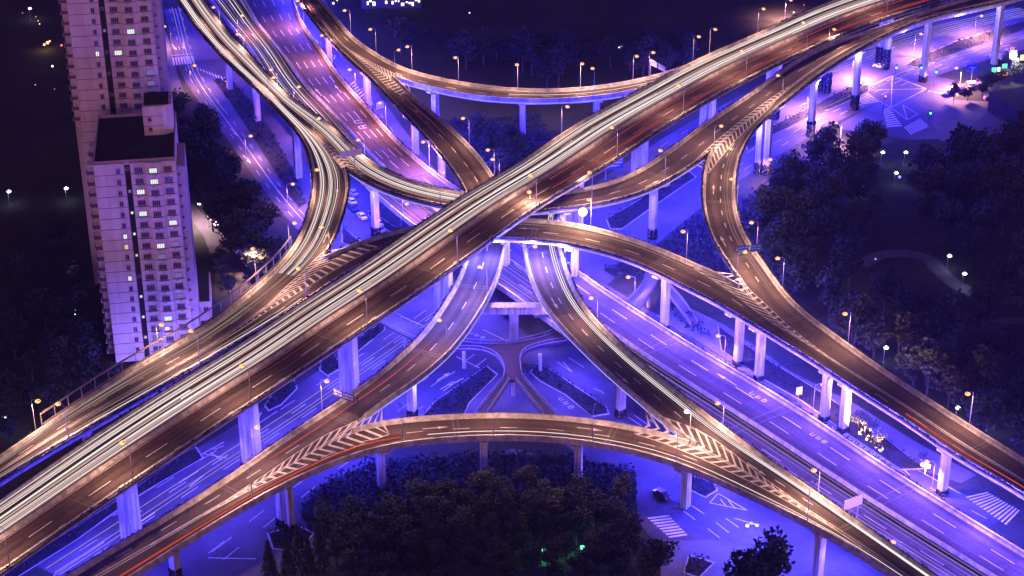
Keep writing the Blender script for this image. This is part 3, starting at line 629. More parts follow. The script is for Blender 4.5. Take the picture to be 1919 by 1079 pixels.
def streaks():
    def tr(k, frac, off, mt, r_, a=None, b=None, h=.65, acc={}):
        v = VI[k]; q0, q1 = v.rng(a, b); key = (k, mt)
        mb = acc.setdefault(key, MB()); mb.tube([v.r.pt(q, off+.12*math.sin(q*.011+off*3), h, frac) for q in v.r.stations(q0, q1, 5)], r_*1.45, k=4); return acc
    acc = {}
    R_ = random.Random(3)
    def weave(k, f0, f1, mt, r_, q0, q1, amp=.5, h=.65):
        v = VI[k]; mb = acc.setdefault((k, mt), MB()); f = R_.uniform(f0, f1); ph = R_.uniform(0, 6.3); w = R_.uniform(.008, .02)
        mb.tube([v.r.pt(q, amp*math.sin(q*w+ph), h, f) for q in v.r.stations(q0, q1, 4)], r_, k=4)
    Lf = VI[1].r.len
    for lane0, lane1, n in ((-.90, -.70, 9), (-.62, -.42, 9), (-.32, -.13, 13)):
        for i in range(n):
            a_, b_ = (0, Lf) if R_.random() < .5 else sorted((R_.uniform(0, Lf), R_.uniform(0, Lf)))
            if b_-a_ < 60: a_, b_ = 0, Lf
            r_ = R_.choice((.03, .04, .05, .05, .07, .09, .12, .16)); weave(1, lane0, lane1, R_.choice(('white', 'white', 'white2', 'white3')), r_, a_, b_, .35)
    for lane0, lane1 in ((-.86, -.74), (-.58, -.46), (-.3, -.16), (-.3, -.16)):
        for i in range(2): weave(1, lane0, lane1, 'white4', R_.uniform(.22, .34), 0, Lf, .3, .3)
    for i in range(9):
        a_, b_ = sorted((R_.uniform(0, Lf), R_.uniform(0, Lf)))
        if b_-a_ > 40: weave(1, R_.choice((.2, .65)), R_.choice((.4, .8)), 'red2', R_.uniform(.03, .06), a_, b_, .4, .5)
    for f in (-.5, 0.0, .3): tr(2, f, 0, 'white4', .16, None, (900, 380), acc=acc, h=.3); tr(3, f-.05, 0, 'white4', .16, None, (545, 520), acc=acc, h=.3)
    for f, r_, a, b in ((.28, .05, (1010, 330), None), (.68, .05, (1020, 350), None), (.75, .05, (1060, 330), None)): tr(1, f, 0, 'red', r_, a, b, acc=acc, h=.5)
    for f, r_ in ((-.72, .03), (-.6, .07), (-.52, .04), (-.4, .05), (-.1, .09), (-.02, .04), (.08, .06), (.22, .04), (.38, .03)): tr(2, f, 0, 'white' if r_ > .045 else 'white3', r_, None, (900, 380), acc=acc)
    for f, r_ in ((-.66, .04), (-.6, .08), (-.45, .1), (-.36, .04), (-.1, .05), (.02, .1), (.1, .06), (.3, .04), (.42, .07), (.55, .03)): tr(3, f, 0, 'white' if r_ > .045 else 'white3', r_*.8, None, (545, 520), acc=acc); tr(3, f*.9, 0, 'white2', r_*.5, (560, 500), None, acc=acc)
    for f, r_, mt in ((-.5, .05, 'white2'), (.55, .06, 'red2')): tr(4, f, 0, mt, r_, (900, 430), (1390, 560), acc=acc)
    tr(4, -.3, 0, 'white2', .05, None, (560, 540), acc=acc); tr(4, .3, 0, 'white2', .07, None, (560, 540), acc=acc); tr(4, .7, 0, 'white', .07, None, (560, 560), acc=acc)
    tr(4, .35, 0, 'red', .09, (1715, 775), None, acc=acc); tr(5, -.3, 0, 'red2', .06, (1440, 200), (1900, 0), acc=acc)
    for f in (.35, .55): tr(5, f, 0, 'white2', .035, None, (1440, 540), acc=acc)
    tr(6, .1, 0, 'white', .05, (960, 180), None, acc=acc); tr(6, -.35, 0, 'white2', .05, (850, 165), None, acc=acc)
    for f, r_, a, b in ((-.35, .06, (720, 160), (900, 340)), (.2, .05, (740, 190), (905, 360))): tr(7, f, 0, 'red2', r_, a, b, acc=acc)
    tr(7, -.25, 0, 'red', .07, (800, 650), (490, 860), acc=acc); tr(7, .15, 0, 'red2', .06, None, (900, 345), acc=acc)
    for f, mt, r_ in ((.45, 'red', .09), (.65, 'red2', .12), (.3, 'red2', .08)): tr(8, f, 0, mt, r_, None, (760, 830), acc=acc)
    tr(8, .55, 0, 'white', .06, (800, 815), None, acc=acc); tr(8, .4, 0, 'red2', .06, (700, 830), (1300, 860), acc=acc)
    for f, r_ in ((.38, .07), (.5, .09), (.62, .05)): tr(9, f, 0, 'white', r_, acc=acc)
    for f, r_ in ((-.9, .03), (-.78, .05), (-.68, .03), (-.45, .03), (-.33, .045), (-.22, .03)): tr(10, f, 0, 'lilac', r_, acc=acc)
    for f, r_ in ((-.85, .08), (-.6, .1), (-.5, .07)): tr(10, f, 0, 'white', r_, None, (640, 290), acc=acc)
    nm = {'white': ('bright white', 'headlight'), 'white2': ('faint cream', 'headlight'), 'white3': ('golden', 'headlight'), 'white4': ('soft wide golden', 'headlight'), 'red': ('bright red', 'tail light'), 'red2': ('faint red', 'tail light'), 'lilac': ('pale lilac', 'headlight')}
    dk = {1: 'the top flyover', 2: 'the sagging arc ramp at upper left', 3: 'the left loop ramp by the towers', 4: 'the humped arc ramp', 5: 'the right loop ramp', 6: 'the topmost arc ramp', 7: 'the long bow ramp', 8: 'the bottom arc ramp', 9: 'the ramp curving to the bottom right', 10: 'the wide lower elevated road'}
    for (k, mt), mb in acc.items():
        o = mb.build('light_streaks', M[mt]); tag(o, '%s %s streaks along %s' % (nm[mt][0], nm[mt][1], dk[k]), 'light streaks', kind='stuff')
    # street level streaks
    g = MB()
    for r, offs, a, b in ((G1, (-.78, -.7, -.6, -.52, -.44, -.36), 0, .36), (G1, (.5, .62), 0.02, .3), (G1, (-.62, -.5, -.44), .62, 1), (G2, (-.9, -.82), 0, .25)):
        for f in offs: g.tube([r.pt(q, 0, .6, f) for q in r.stations(r.len*a, r.len*b, 6)], .06, k=4)
    tag(g.build('light_streaks', M['lilac']), 'pale lilac headlight streaks on the street under the flyover', 'light streaks', kind='stuff')

# ------------------------------------------------------------------ street lamps
def lamp_meshes(h, arm, mt, head=.6):
    m = MB(); m.tube([(0, 0, 0), (0, 0, h)], .11, .07); m.tube([(0, 0, h), (arm*.5, 0, h+.35), (arm, 0, h+.4)], .06, .05); m.box((0, 0, .2), (.35, .35, .4))
    a = m.mesh('pole', M['metal']); m = MB(); m.box((arm+.25, 0, h+.45), (1.0, .36, .16)); b = m.mesh('lamp_housing', M['metal'])
    m = MB(); m.ball((arm+.25, 0, h+.2), head, 2, .62); c = m.mesh('lamp_globe', M[mt], True); return a, b, c
LM = {}
def street_lamp(p, rz, label, h=9.0, arm=1.5, mt='lamp', power=1.0, group=None, col=None, lit=True):
    key = (h, arm, mt, lit)
    if key not in LM: LM[key] = lamp_meshes(h, arm, mt)
    root = empty('street_lamp', p, rz); tag(root, label, 'street lamp', group)
    for mesh, nm in zip(LM[key], ('pole', 'lamp_housing', 'lamp_globe')):
        if nm == 'lamp_globe' and not lit: continue
        part(mesh, nm, root)
    if power:
        ld = bpy.data.lights.new('lamp_light', 'SPOT'); ld.energy = LAMP_W*power; ld.color = col or LAMP_COL; ld.spot_size = rad(150); ld.spot_blend = .5; ld.shadow_soft_size = .3
        o = bpy.data.objects.new('lamp_light', ld); COL.objects.link(o); o.parent = root; o.location = (arm+.25, 0, h-.25)
    return root
ORD = ['first', 'second', 'third', 'fourth', 'fifth', 'sixth', 'seventh', 'eighth', 'ninth', 'tenth', 'eleventh', 'twelfth', 'thirteenth', 'fourteenth']
def deck_lamps(k, side, pts, where, **kw):
    v = VI[k]
    for i, (x, y) in enumerate(pts):
        q, _ = v.r.nearpx(x, y, .9); p = v.r.pt(q, side*.45, -.3, side); c = v.r.pt(q)
        rz = math.atan2(c[1]-p[1], c[0]-p[0])
        street_lamp(p, rz, '%s lamp from the left %s' % (ORD[i], where), **kw)
def lamps():
    deck_lamps(6, -1, [(656, 62), (706, 96), (739, 132), (771, 128), (853, 150), (968, 162), (1090, 162), (1186, 150), (1205, 140), (1217, 158)][:1]+[(706, 97), (771, 130), (853, 152), (968, 164), (1090, 164), (1190, 150), (1217, 140)], 'on the far parapet of the topmost arc ramp')
    deck_lamps(6, 1, [(739, 146), (1140, 205)], 'on the near edge of the topmost arc ramp')
    deck_lamps(1, -1, [(1060, 250), (1302, 115), (1337, 100), (1419, 62)], 'on the far parapet of the top flyover', power=.9)
    deck_lamps(1, 1, [(31, 1063), (259, 898), (475, 755), (685, 608), (860, 495), (1012, 386), (1165, 295), (1281, 215), (1400, 150), (1510, 92), (1668, 32)], 'on the near parapet of the top flyover', power=1.25)
    deck_lamps(3, -1, [(68, 810), (303, 662), (483, 533), (541, 470), (577, 365)], 'on the outer parapet of the left loop ramp', h=8.5)
    deck_lamps(4, 1, [(140, 820), (371, 678), (580, 560)], 'on the near edge of the merging lanes at left', h=8.5)
    deck_lamps(3, 1, [(614, 460)], 'on the inner edge of the left loop ramp', h=6)
    deck_lamps(2, 1, [(820, 388), (1112, 388), (1255, 338)], 'on the near parapet of the sagging arc ramp')
    deck_lamps(2, -1, [(395, 42), (452, 92), (513, 158), (680, 290), (1563, 85)], 'on the far parapet of the sagging arc ramp', h=6, power=.8)
    deck_lamps(2, 1, [(500, 170), (580, 250)], 'between the lanes before the upper left fork', h=5, power=0.5)
    deck_lamps(4, -1, [(985, 413), (1098, 428), (1279, 492)], 'on the far parapet of the humped arc ramp')
    deck_lamps(5, 1, [(1465, 195), (1383, 332), (1391, 390), (1417, 470), (1467, 535), (1577, 645), (1806, 795)], 'on the outer parapet of the right loop ramp')
    deck_lamps(5, -1, [(1340, 275), (1380, 512)], 'at the gore nose of the right loop ramp', h=7)
    deck_lamps(7, -1, [(668, 792), (480, 862)], 'on the near bottom stretch of the long bow ramp', power=.7)
    deck_lamps(7, 1, [(875, 270), (908, 332), (933, 352), (914, 560), (840, 662)], 'on the inner edge of the long bow ramp', power=.8)
    deck_lamps(8, -1, [(1296, 812)], 'at the right gore nose of the bottom arc ramp', mt='lampw')
    deck_lamps(8, 1, [(480, 937), (752, 836), (928, 822), (1101, 832), (1262, 870), (1512, 982)], 'on the near parapet of the bottom arc ramp', power=1.0, lit=False)
    deck_lamps(9, 1, [(1112, 600), (1350, 800), (1530, 930)], 'on the outer parapet of the ramp to the bottom right', h=7, power=.9)
    deck_lamps(9, -1, [(990, 500)], 'at the start of the ramp to the bottom right', h=7, power=.7)
    deck_lamps(10, 1, [(571, 42), (612, 110), (660, 178), (721, 240), (797, 312)], 'on the right parapet of the lower elevated road', h=9, power=2.6, col=(1.0, .34, .50))
    deck_lamps(10, -1, [(448, 62), (560, 200), (750, 405)], 'on the left parapet of the lower elevated road', h=7, power=2, col=(1.0, .34, .55))
    GL = [((1185, 525), (1189, 570), 'under the humped ramp beside the spiral walkway'), ((1350, 625), (1357, 682), 'beside the footway right of the blue road'), ((1523, 730), (1523, 775), 'next to the pale pier by the lit shrubs'), ((1742, 862), (1746, 922), 'in front of the last pier at lower right'),
          ((1448, 310), (1452, 345), 'on the park edge below the loop ramp'), ((1570, 243), (1574, 275), 'in the bushes near the crossing'), ((1519, 178), (1512, 215), 'on the median left of the crossing'), ((1600, 113), (1596, 150), 'between the street lanes above the crossing'), ((1717, 70), (1712, 105), 'on the street lanes right of the crossing'), ((1830, 34), (1825, 70), 'on the far street lanes at top right'), ((1795, 140), (1798, 170), 'by the market stalls at right'), ((470, 262), (462, 300), 'added on the kerb to tint the narrow street, upper of two'), ((548, 352), (540, 392), 'added on the kerb to tint the narrow street, lower of two'),  # last two lamps here are added to warm the narrow street
          ((757, 390), (752, 430), 'in the gap under the left arc ramp'), ((320, 51), (322, 90), 'on the narrow street beside the tower'), ((360, 132), (358, 165), 'at the junction below the narrow street'), ((1475, 12), (1470, 40), 'behind the flyover at top right'), ((1680, 1008+20), (1684, 1075), 'on the bottom right street')]
    for (hx, hy), (bx, by), lab in GL:
        b = at(bx, by, .1); rz = math.atan2(0, hx-bx if hx != bx else 1)
        street_lamp(b, rz, 'warm street lamp ' + lab, h=7.5, power=9 if by < 320 and bx > 1300 else 1.6, col=(1.0, .40, .46))
    PK = [(1613, 350), (1650, 288), (1693, 288), (1675, 327), (1730, 326), (1774, 484), (1802, 518), (1655, 658), (1789, 772), (1848, 786), (18, 362), (125, 356), (12, 788), (57, 15)]
    for i, (x, y) in enumerate(PK):
        b = at(x, y+22, 0); street_lamp(b, 0, ('%s white park lamp counted from the upper left of the dark park at right' % ORD[i]) if i < 10 else 'white lamp in the dark grounds %s' % ('far left of the towers', 'just left of the tower wall', 'at the lower left edge', 'at the top left corner')[i-10], h=4.0, arm=.1, mt='lampw', power=.05, col=(.5, .55, 1.0))
    b = at(390, 425, 0); street_lamp(b, 3.3, 'cool white lamp over the lane of parked cars', h=7, arm=1.5, mt='lampw', power=3.0, col=(1, .62, .7)); b = at(488, 522, 0); street_lamp(b, 2.6, 'warm lamp at the lower end of the lane of parked cars', h=8, power=3.2, col=(1, .5, .34))
def leds():
    V = VI
    V[1].led_row(26, .8, .30, dz=-12.5, b=(840, 505), sides=(1, 1), omni=True); V[1].led_row(26, .7, .5, dz=-13.5, b=(840, 505), sides=(-1, -1)); V[1].led_row(20, .75, .45, dz=-13, a=(1080, 340), omni=True)
    for x in (885, 930, 1000, 1050): q = V[4].r.nearpx(x, 451)[0]; blue_light(V[4].r.pt(q, 1.3, -1.0, 1),   .5, (.13, .11, 1.0), omni=True)
    for x, y in ((872, 488), (820, 525)): q = V[1].r.nearpx(x, y)[0]; blue_light(V[1].r.pt(q, 1.0, -2.4, 1), .5, (.18, .15, 1.0))
    V[2].led_row(26, .9, 1.0, a=(560, 240), b=(1500, 150)); V[2].led_row(20, .9, .6, b=(560, 240), sides=(1,))
    V[3].led_row(26, .9, .8, a=(560, 250), b=(560, 500), sides=(1, 1, -1)); [blue_light(at(x, y, zz), pw, (.2, .15, 1.0), omni=True) for x, y, zz, pw in ((235, 717, 2, .16), (310, 707, 2, .16), (385, 690, 4, .25), (420, 640, 4, .25))]
    V[4].led_row(32, .9, 1.35, a=(700, 470)); V[5].led_row(24, .9, .6, a=(1870, 0), b=(1400, 300), omni=True); V[5].led_row(30, .9, .7, a=(1390, 300), b=(1420, 540)); V[5].led_row(60, .9, .35, a=(1440, 560), sides=(1,))
    V[6].led_row(30, 1.5, .1, sides=(1, 1), omni=True); V[6].led_row(44, .9, .45, sides=(1, 1)); V[7].led_row(40, .9, .9, b=(900, 350), sides=(1, 1), omni=True); V[7].led_row(36, .9, 1.1, a=(880, 600), b=(650, 790), sides=(1, 1)); V[8].led_row(36, .5, .1, dz=-2.3, a=(480, 900), b=(1300, 850)); V[8].led_row(24, .9, 1.0, a=(1300, 850)); V[9].led_row(36, .9, 1.3, a=(1060, 600))
    # roadside blue floods of the lower elevated road
    for side in (-1, 1):
        q = 175 if side > 0 else 215
        while q < V[10].r.len:
            blue_light(V[10].r.pt(q, side*.5, 5.5 if side > 0 else 3.8, side), 1.0 if side > 0 else .38, (.13, .07, 1.0), omni=True); q += 16
    for q in np.arange(10, 200, 26.): blue_light(V[10].r.pt(q, -.6, 6.5, -1), .22)

# ------------------------------------------------------------------ paint on the streets
def street_marks():
    m = MB(); z = .1
    def seg(a, b, w=.18):
        p, q = at(*a, z), at(*b, z); d = (q-p)[:2]; d /= np.linalg.norm(d); n = np.array([-d[1], d[0], 0])*w/2
        m.quad(p+n, q+n, q-n, p-n)
    def zebra(A, B, C, D, n, fill=.5):
        A, B, C, D = [at(*p, z+.01) for p in (A, B, C, D)]
        for i in range(n):
            t0, t1 = i/n, (i+fill)/n; m.quad(A+(D-A)*t0, B+(C-B)*t0, B+(C-B)*t1, A+(D-A)*t1)
    zebra((325, 122), (323, 108), (362, 104), (368, 118), 8); seg((322, 104), (362, 100), .3)
    zebra((376, 132), (374, 128), (430, 148), (434, 158), 10, .4)
    zebra((652, 160), (664, 152), (700, 198), (690, 207), 10, .45); zebra((606, 108), (612, 98), (632, 104), (630, 112), 4)
    zebra((1648, 190), (1618, 195), (1592, 179), (1622, 168), 9); zebra((1672, 238), (1650, 204), (1666, 200), (1692, 236), 1, 1.) if False else None
    zebra((1655, 206), (1667, 201), (1692, 238), (1662, 240), 9); zebra((1694, 238), (1708, 252), (1744, 236), (1725, 221), 9)
    zebra((1809, 931), (1850, 922), (1914, 958), (1889, 986), 12, .45); zebra((1213, 970), (1253, 965), (1291, 1005), (1258, 1010), 8)
    for a, b in (((1672, 142), (1736, 166)), ((1736, 166), (1670, 201)), ((1670, 201), (1612, 169)), ((1612, 169), (1672, 142)), ((1672, 142), (1670, 201)), ((1612, 169), (1736, 166)), ((1692, 196), (1720, 214)), ((1720, 214), (1700, 224)), ((1700, 224), (1692, 196)), ((1672, 203), (1700, 224)),
                 ((1585, 180), (1620, 201)), ((1740, 170), (1790, 180))): seg(a, b, .25)
    for r, fr in ((G1, (.52, .68, .84)), (G1, (-.84, -.66, -.48))):
        for f in fr: r.dashes(m, 5, r.len*.42, f, 0, 4, 7, .18, .06)
    for f in (-.78, -.6, -.42): G1.dashes(m, G1.len*.6, G1.len, f, 0, 5, 8, .18, .06)
    for f in (.5, .7): G1.dashes(m, G1.len*.72, G1.len, f, 0, 5, 8, .18, .06)
    for f in (-.93, -.8): G2.dashes(m, 0, G2.len*.55, f, 0, 3.5, 6, .16, .06)
    G2.strip(m, 0, G2.len*.55, -.1, .1, .06, -.86, -.86)
    for f in (.86,): G2.dashes(m, 60, G2.len, f, 0, 4, 7, .16, .06)
    for a, b in (((1055, 678), (1072, 697)), ((1066, 670), (1094, 688)), ((1044, 678), (1072, 697)), ((1113, 727), (1133, 737)), ((1178, 782), (1203, 798)), ((1189, 778), (1219, 799)), ((1199, 773), (1224, 790)), ((905, 617), (952, 640)), ((818, 715), (853, 696)), ((842, 722), (870, 708)), ((825, 730), (850, 714)), ((855, 668), (900, 690)),
                 ((1296, 947), (1320, 963)), ((1281, 957), (1303, 974)), ((1360, 971), (1384, 988)), ((1342, 979), (1366, 998)), ((1326, 990), (1349, 1008)), ((420, 947), (450, 925)), ((397, 1034), (434, 1006)), ((100, 1079), (195, 1015)), ((260, 980), (290, 960)), ((475, 800), (520, 770)), ((335, 905), (372, 882)), ((355, 912), (382, 890)),
                 ((390, 1045), (480, 1047)), ((1347, 925), (1400, 956)), ((1345, 925), (1330, 942)), ((1330, 942), (1400, 956)), ((1350, 935), (1362, 950)), ((1364, 936), (1378, 953)), ((1230, 590), (1420, 712)), ((1450, 730), (1800, 925)), ((1440, 682), (1470, 700)), ((380, 850), (420, 828)), ((380, 850), (425, 858)), ((400, 842), (420, 835)), ((395, 848), (415, 862)),
                 ((470, 790), (490, 772)), ((490, 772), (478, 800))): seg(a, b, .22)
    def arr(a, b):
        p, q = at(*a, z), at(*b, z); d = (q-p); L = np.linalg.norm(d); d /= L; n = np.array([-d[1], d[0], 0]); h = p+d*L*.6
        m.quad(p+n*.13, h+n*.13, h-n*.13, p-n*.13); m.poly([h+n*.55, q, h-n*.55])
    for a, b in (((1199, 773), (1230, 795)), ((1377, 971), (1424, 985)), ((820, 712), (843, 698)), ((1545, 845), (1525, 830)), ((1705, 890), (1685, 872)), ((343, 80), (345, 92)), ((322, 82), (331, 94)), ((455, 290), (470, 306)), ((432, 240), (446, 255)), ((1500, 198), (1512, 192))): arr(a, b)
    # blocky worn words on the bus lane and the footway
    for (x, y), (dx, dy), n in (((1407, 735), (1, .62), 3), ((1520, 812), (1, .62), 3), ((1560, 800), (1, .6), 4), ((1600, 826), (1, .6), 4), ((1640, 850), (1, .6), 3), ((1050, 745), (.8, .7), 3), ((670, 225), (.75, .9), 2), ((880, 622), (1, .4), 3)):
        zz = ZD8+.03 if (x, y) in ((1407, 735), (1520, 812), (670, 225)) else z
        for i in range(n):
            c = at(x+dx*i*11, y+dy*i*11, zz); e = at(x+dx*(i*11+6), y+dy*(i*11+6), zz)-c; f = np.array([-e[1], e[0], 0])*1.2
            L = lambda u, v: c+e*u+f*(v-.5)
            for u0, v0, u1, v1 in ((0, 0, .16, 1), (.84, 0, 1, .8), (0, 0, 1, .14), (.2, .45, .8, .6), (.1, .86, .9, 1))[:3+(i % 3)]:
                m.quad(L(u0, v0), L(u1, v0), L(u1, v1), L(u0, v1))
    tag(m.build('road_markings', M['paint']), kind='structure')

# ------------------------------------------------------------------ apartment towers
def two_slot(mb, me_name, m0, m1, k):
    me = mb.mesh(me_name, m0); me.materials.append(m1)
    for p in me.polygons[k:]: p.material_index = 1
    return me
WM = {}
def window_mesh(w, h, n, glass):
    key = (w, h, n, glass)
    if key not in WM:
        m = MB(); m.box((0, .03, 0), (w, .10, h)); k = len(m.f)
        for x in (-w/2, w/2): m.box((x, -.02, 0), (.12, .16, h+.12))
        for zz in (-h/2, h/2): m.box((0, -.03, zz), (w+.1, .2, .11))
        for i in range(1, n): m.box((-w/2+w*i/n, -.02, 0), (.09, .12, h))
        WM[key] = two_slot(m, 'window', M[glass], M['facade2'], k)
    return WM[key]
def tower(o, rz, Wd, Dp, Ht, label, nfl, z_from, ph, rndseed, roof_block):
    R_ = random.Random(rndseed); root = empty('apartment_tower', (o[0], o[1], 0), rz); tag(root, label, 'apartment tower')
    FH = 2.74
    m = MB(); m.box((Wd/2, Dp/2, Ht/2), (Wd, Dp, Ht)); m.box((-.9, Dp*.2, Ht/2-.8), (1.8, 2.4, Ht-1.6)); m.box((-.9, Dp*.6, Ht/2-.8), (1.8, 3.0, Ht-1.6)); b = m.build('wall', M['facade'], root, inv=1)
    # front panels standing proud, so the dark stair slot is a real recess
    F = lambda a: a*Wd
    for a, c, d, nm in ((0, .372, 1.0, 'front_panel'), (.445, .635, 1.0, 'bay'), (.635, .825, 1.7, 'bay'), (.825, 1.0, 1.15, 'bay')):
        m = MB(); m.box((F((a+c)/2), -d/2, Ht/2+.25), (F(c-a)-.03, d, Ht+.5)); k = len(m.f)
        z = Ht-2.2
        while z > 1.5:
            m.box((F((a+c)/2), -d-.01, z), (F(c-a)-.02, .035, .13)); z -= FH
        me = two_slot(m, nm, M['facade'], M['groove'], k); part(me, nm, root)
    m = MB(); m.box((F(.408), -.03, Ht/2), (F(.068), .05, Ht-.6)); part(m.mesh('stair_glazing', M['roof']), 'stair_glazing', root)
    m = MB(); m.box((Wd/2, Dp/2, Ht+.1), (Wd-.3, Dp-.3, .2)); rf = part(m.mesh('roof', M['roof']), 'roof', root)
    m = MB()
    for (x, y, a, c) in ((Wd/2, Dp-.12, Wd, .24), (.12, Dp/2, .24, Dp-.5), (Wd-.12, Dp/2, .24, Dp-.5), (Wd/2, .12, Wd, .24)): m.box((x, y, Ht+.45), (a, c, .9))
    part(m.mesh('roof_parapet', M['facade2']), 'roof_parapet', root)
    z = Ht-1.35; f = 0
    while z > z_from:
        def win(x, y, w, h, n, p, rot=0, nm='window'):
            t = R_.random(); g = 'winw' if t < p[0] else 'winy' if t < p[0]+p[1] else 'winb' if t < p[0]+p[1]+p[2] else 'glass'
            q = part(window_mesh(w, h, n, g), nm, root); q.location = (x, y, z+R_.uniform(-.05, .05)); q.rotation_euler = (0, 0, rot)
        win(F(.295), -1.02, .85, 1.25, 2, (.10, .04, .0))
        if f % 2 == 0: win(F(.408), -.08, .6, .7, 1, (.45, .1, .1), nm='stair_window')
        low = .12 if z < 26 else .05
        for a, y in ((.545, 1.02), (.725, 1.72), (.905, 1.17)): win(F(a), -y, 1.75, 1.25, 4, (.04, .02, low))
        win(Wd+.05, 3.0, .9, 1.3, 2, (.03, .03, .05), rot=PI2, nm='side_window')
        z -= FH; f += 1
    # window ledges with air conditioners, one mesh per bay column
    for a, y in ((.545, 1.0), (.725, 1.7), (.905, 1.15)):
        m = MB(); z = Ht-1.35
        while z > z_from:
            m.box((F(a)+.05, -y-.3, z-.78), (2.1, .6, .1))
            if R_.random() < .7: m.box((F(a)+R_.uniform(-.6, .6), -y-.25, z-1.05), (.8, .4, .5))
            z -= FH
        q = part(m.mesh('window_ledges', M['facade2']), 'window_ledges', root); q['kind'] = 'stuff'
    m = MB(); z = Ht-1.35
    while z > z_from:
        m.box((-.95, .9, z-.9), (1.9, 2.0, .12)); m.box((-1.8, .9, z-.45), (.1, 2.0, .8)); m.box((-.95, Dp*.42, z-.9), (1.7, 2.2, .12)); m.box((-1.75, Dp*.42, z-.45), (.1, 2.2, .8)); m.box((Wd+.4, 3.0, z-.85), (.8, 1.5, .14)); z -= FH
    q = part(m.mesh('balconies', M['facade2']), 'balconies', root); q['kind'] = 'stuff'
    m = MB(); m.box((Wd+.9, Dp*.45, (Ht-4)/2), (1.8, Dp*.5, Ht-4)); part(m.mesh('side_wing', M['facade2']), 'side_wing', root)
    if roof_block:
        x0, x1, y0, y1, h = roof_block
        m = MB(); n0 = len(m.v); ch = 2.2
        pl = [(x0, y0), (x1-ch, y0), (x1, y0+1.2), (x1, y1), (x0, y1)]
        m.sweep([[(x, y, Ht+.2) for x, y in pl], [(x, y, Ht+h) for x, y in pl]]); k = len(m.f)
        for zz in (2.5, 5.0): m.box(((x0+x1-ch)/2, y0-.01, Ht+zz), (x1-ch-x0-.05, .035, .12))
        q = part(two_slot(m, 'stair_house', M['facade'], M['groove'], k), 'stair_house', root)
        for zz in (1.7, 4.2):
            w = part(window_mesh(.8, 1.0, 2, 'glass'), 'window', q); w.location = (x0+1.5, y0-.02, Ht+zz)
        m = MB(); m.box(((x0+x1)/2-.2, (y0+y1)/2+.3, Ht+h+.1), (x1-x0-1.2, y1-y0-1.4, .2)); part(m.mesh('stair_house_roof', M['roof']), 'stair_house_roof', q)
PI2 = math.pi/2
def towers():
    A, B, D = at(174.5, 312.3, 51.2), at(328.5, 302.5, 51.2), at(158, 222, 51.2); u = (B-A)/np.linalg.norm(B-A); v = np.array([-u[1], u[0], 0]); rz = math.atan2(u[1], u[0])
    o = A+v*1.0
    tower(o, rz, 18.3, 27.5, 51.0, 'front apartment tower, lower, its foot washed blue and its dark roof in full view', 18, 2, 0, 5, (11.2, 18.0, 15.0, 24.0, 7.4))
    o2 = A+v*(28.9+9)+u*(-5.0)
    tower(o2, rz, 19.6, 24, 104.0, 'rear apartment tower, taller, rising out of the top of the picture', 36, 46, 0, 11, None)
    # low annex beside the front tower
    p = at(392, 600, 0); root = empty('annex_building', p, rz); tag(root, 'low flat roofed annex between the front tower and the parking lane', 'annex building')
    m = MB(); m.box((-2.5, 8, 2.6), (6.5, 16, 5.2)); part(m.mesh('wall', M['facade']), 'wall', root)
    m = MB(); m.box((-2.5, 8, 5.3), (5.9, 15.4, .3)); part(m.mesh('roof', M['roof']), 'roof', root)
    for i in range(3):
        w = part(window_mesh(1.2, 1.2, 2, 'glass'), 'window', root); w.location = (-4.5+i*2, -.03, 3.2)

# ------------------------------------------------------------------ trees
TM = {}
def crown_mesh(kind, seed):
    r = np.random.default_rng(seed); m = MB()
    if kind == 'conifer':
        for i in range(850):
            h = r.uniform(0, 1)**.8; rr = (1-h)*1.9+.1; a = r.uniform(0, 2*math.pi); k = r.uniform(.45, 1.08)
            leafq2(m, r, (rr*k*math.cos(a), rr*k*math.sin(a), 1.5+h*9.5-.4*k), r.uniform(.4, .8))
    else:
        nb = 15
        for b in range(nb):
            a = r.uniform(0, 2*math.pi); d = r.uniform(0, 2.5); h = r.uniform(3.4, 7.4)-.25*d; R0 = r.uniform(.9, 1.7); cx, cy = d*math.cos(a), d*math.sin(a)
            for i in range(70):
                v = r.normal(size=3); v /= np.linalg.norm(v); k = R0*r.uniform(.55, 1.12)
                leafq2(m, r, (cx+v[0]*k, cy+v[1]*k, h+v[2]*k*.8), r.uniform(.35, .85))
    return m.mesh('crown', M[{'conifer': 'needle', 'broad': 'leaf', 'olive': 'leaf2'}[kind]])
def leafq2(m, r, p, s):
    a = r.normal(size=3); a[2] *= .6; a /= np.linalg.norm(a); b = np.cross(a, r.normal(size=3)); b /= np.linalg.norm(b)+1e-6; p = np.array(p)
    m.quad(p-a*s*.5, p+b*s*.36+a*.1*s, p+a*s*.5, p-b*s*.36)
def trunk_mesh(kind, seed):
    r = np.random.default_rng(seed+50); m = MB(); top = 10 if kind == 'conifer' else 5.6
    m.tube([(0, 0, 0), (.05, .03, top*.4), (.1, -.05, top)], .24, .07, 6)
    if kind != 'conifer':
        for i in range(5):
            a = i*1.26+r.uniform(-.3, .3); h = r.uniform(2.2, 3.6); m.tube([(.05, 0, h), (math.cos(a)*.9, math.sin(a)*.9, h+1.2), (math.cos(a)*1.9, math.sin(a)*1.9, h+2.4)], .11, .03, 4)
    return m.mesh('trunk', M['bark'])
NT = [0]
PATHPTS = [at(x, y, 0) for x, y in ((1612, 497), (1650, 478), (1700, 475), (1740, 485), (1762, 508), (1800, 538), (1690, 330), (1710, 345), (1725, 340))]
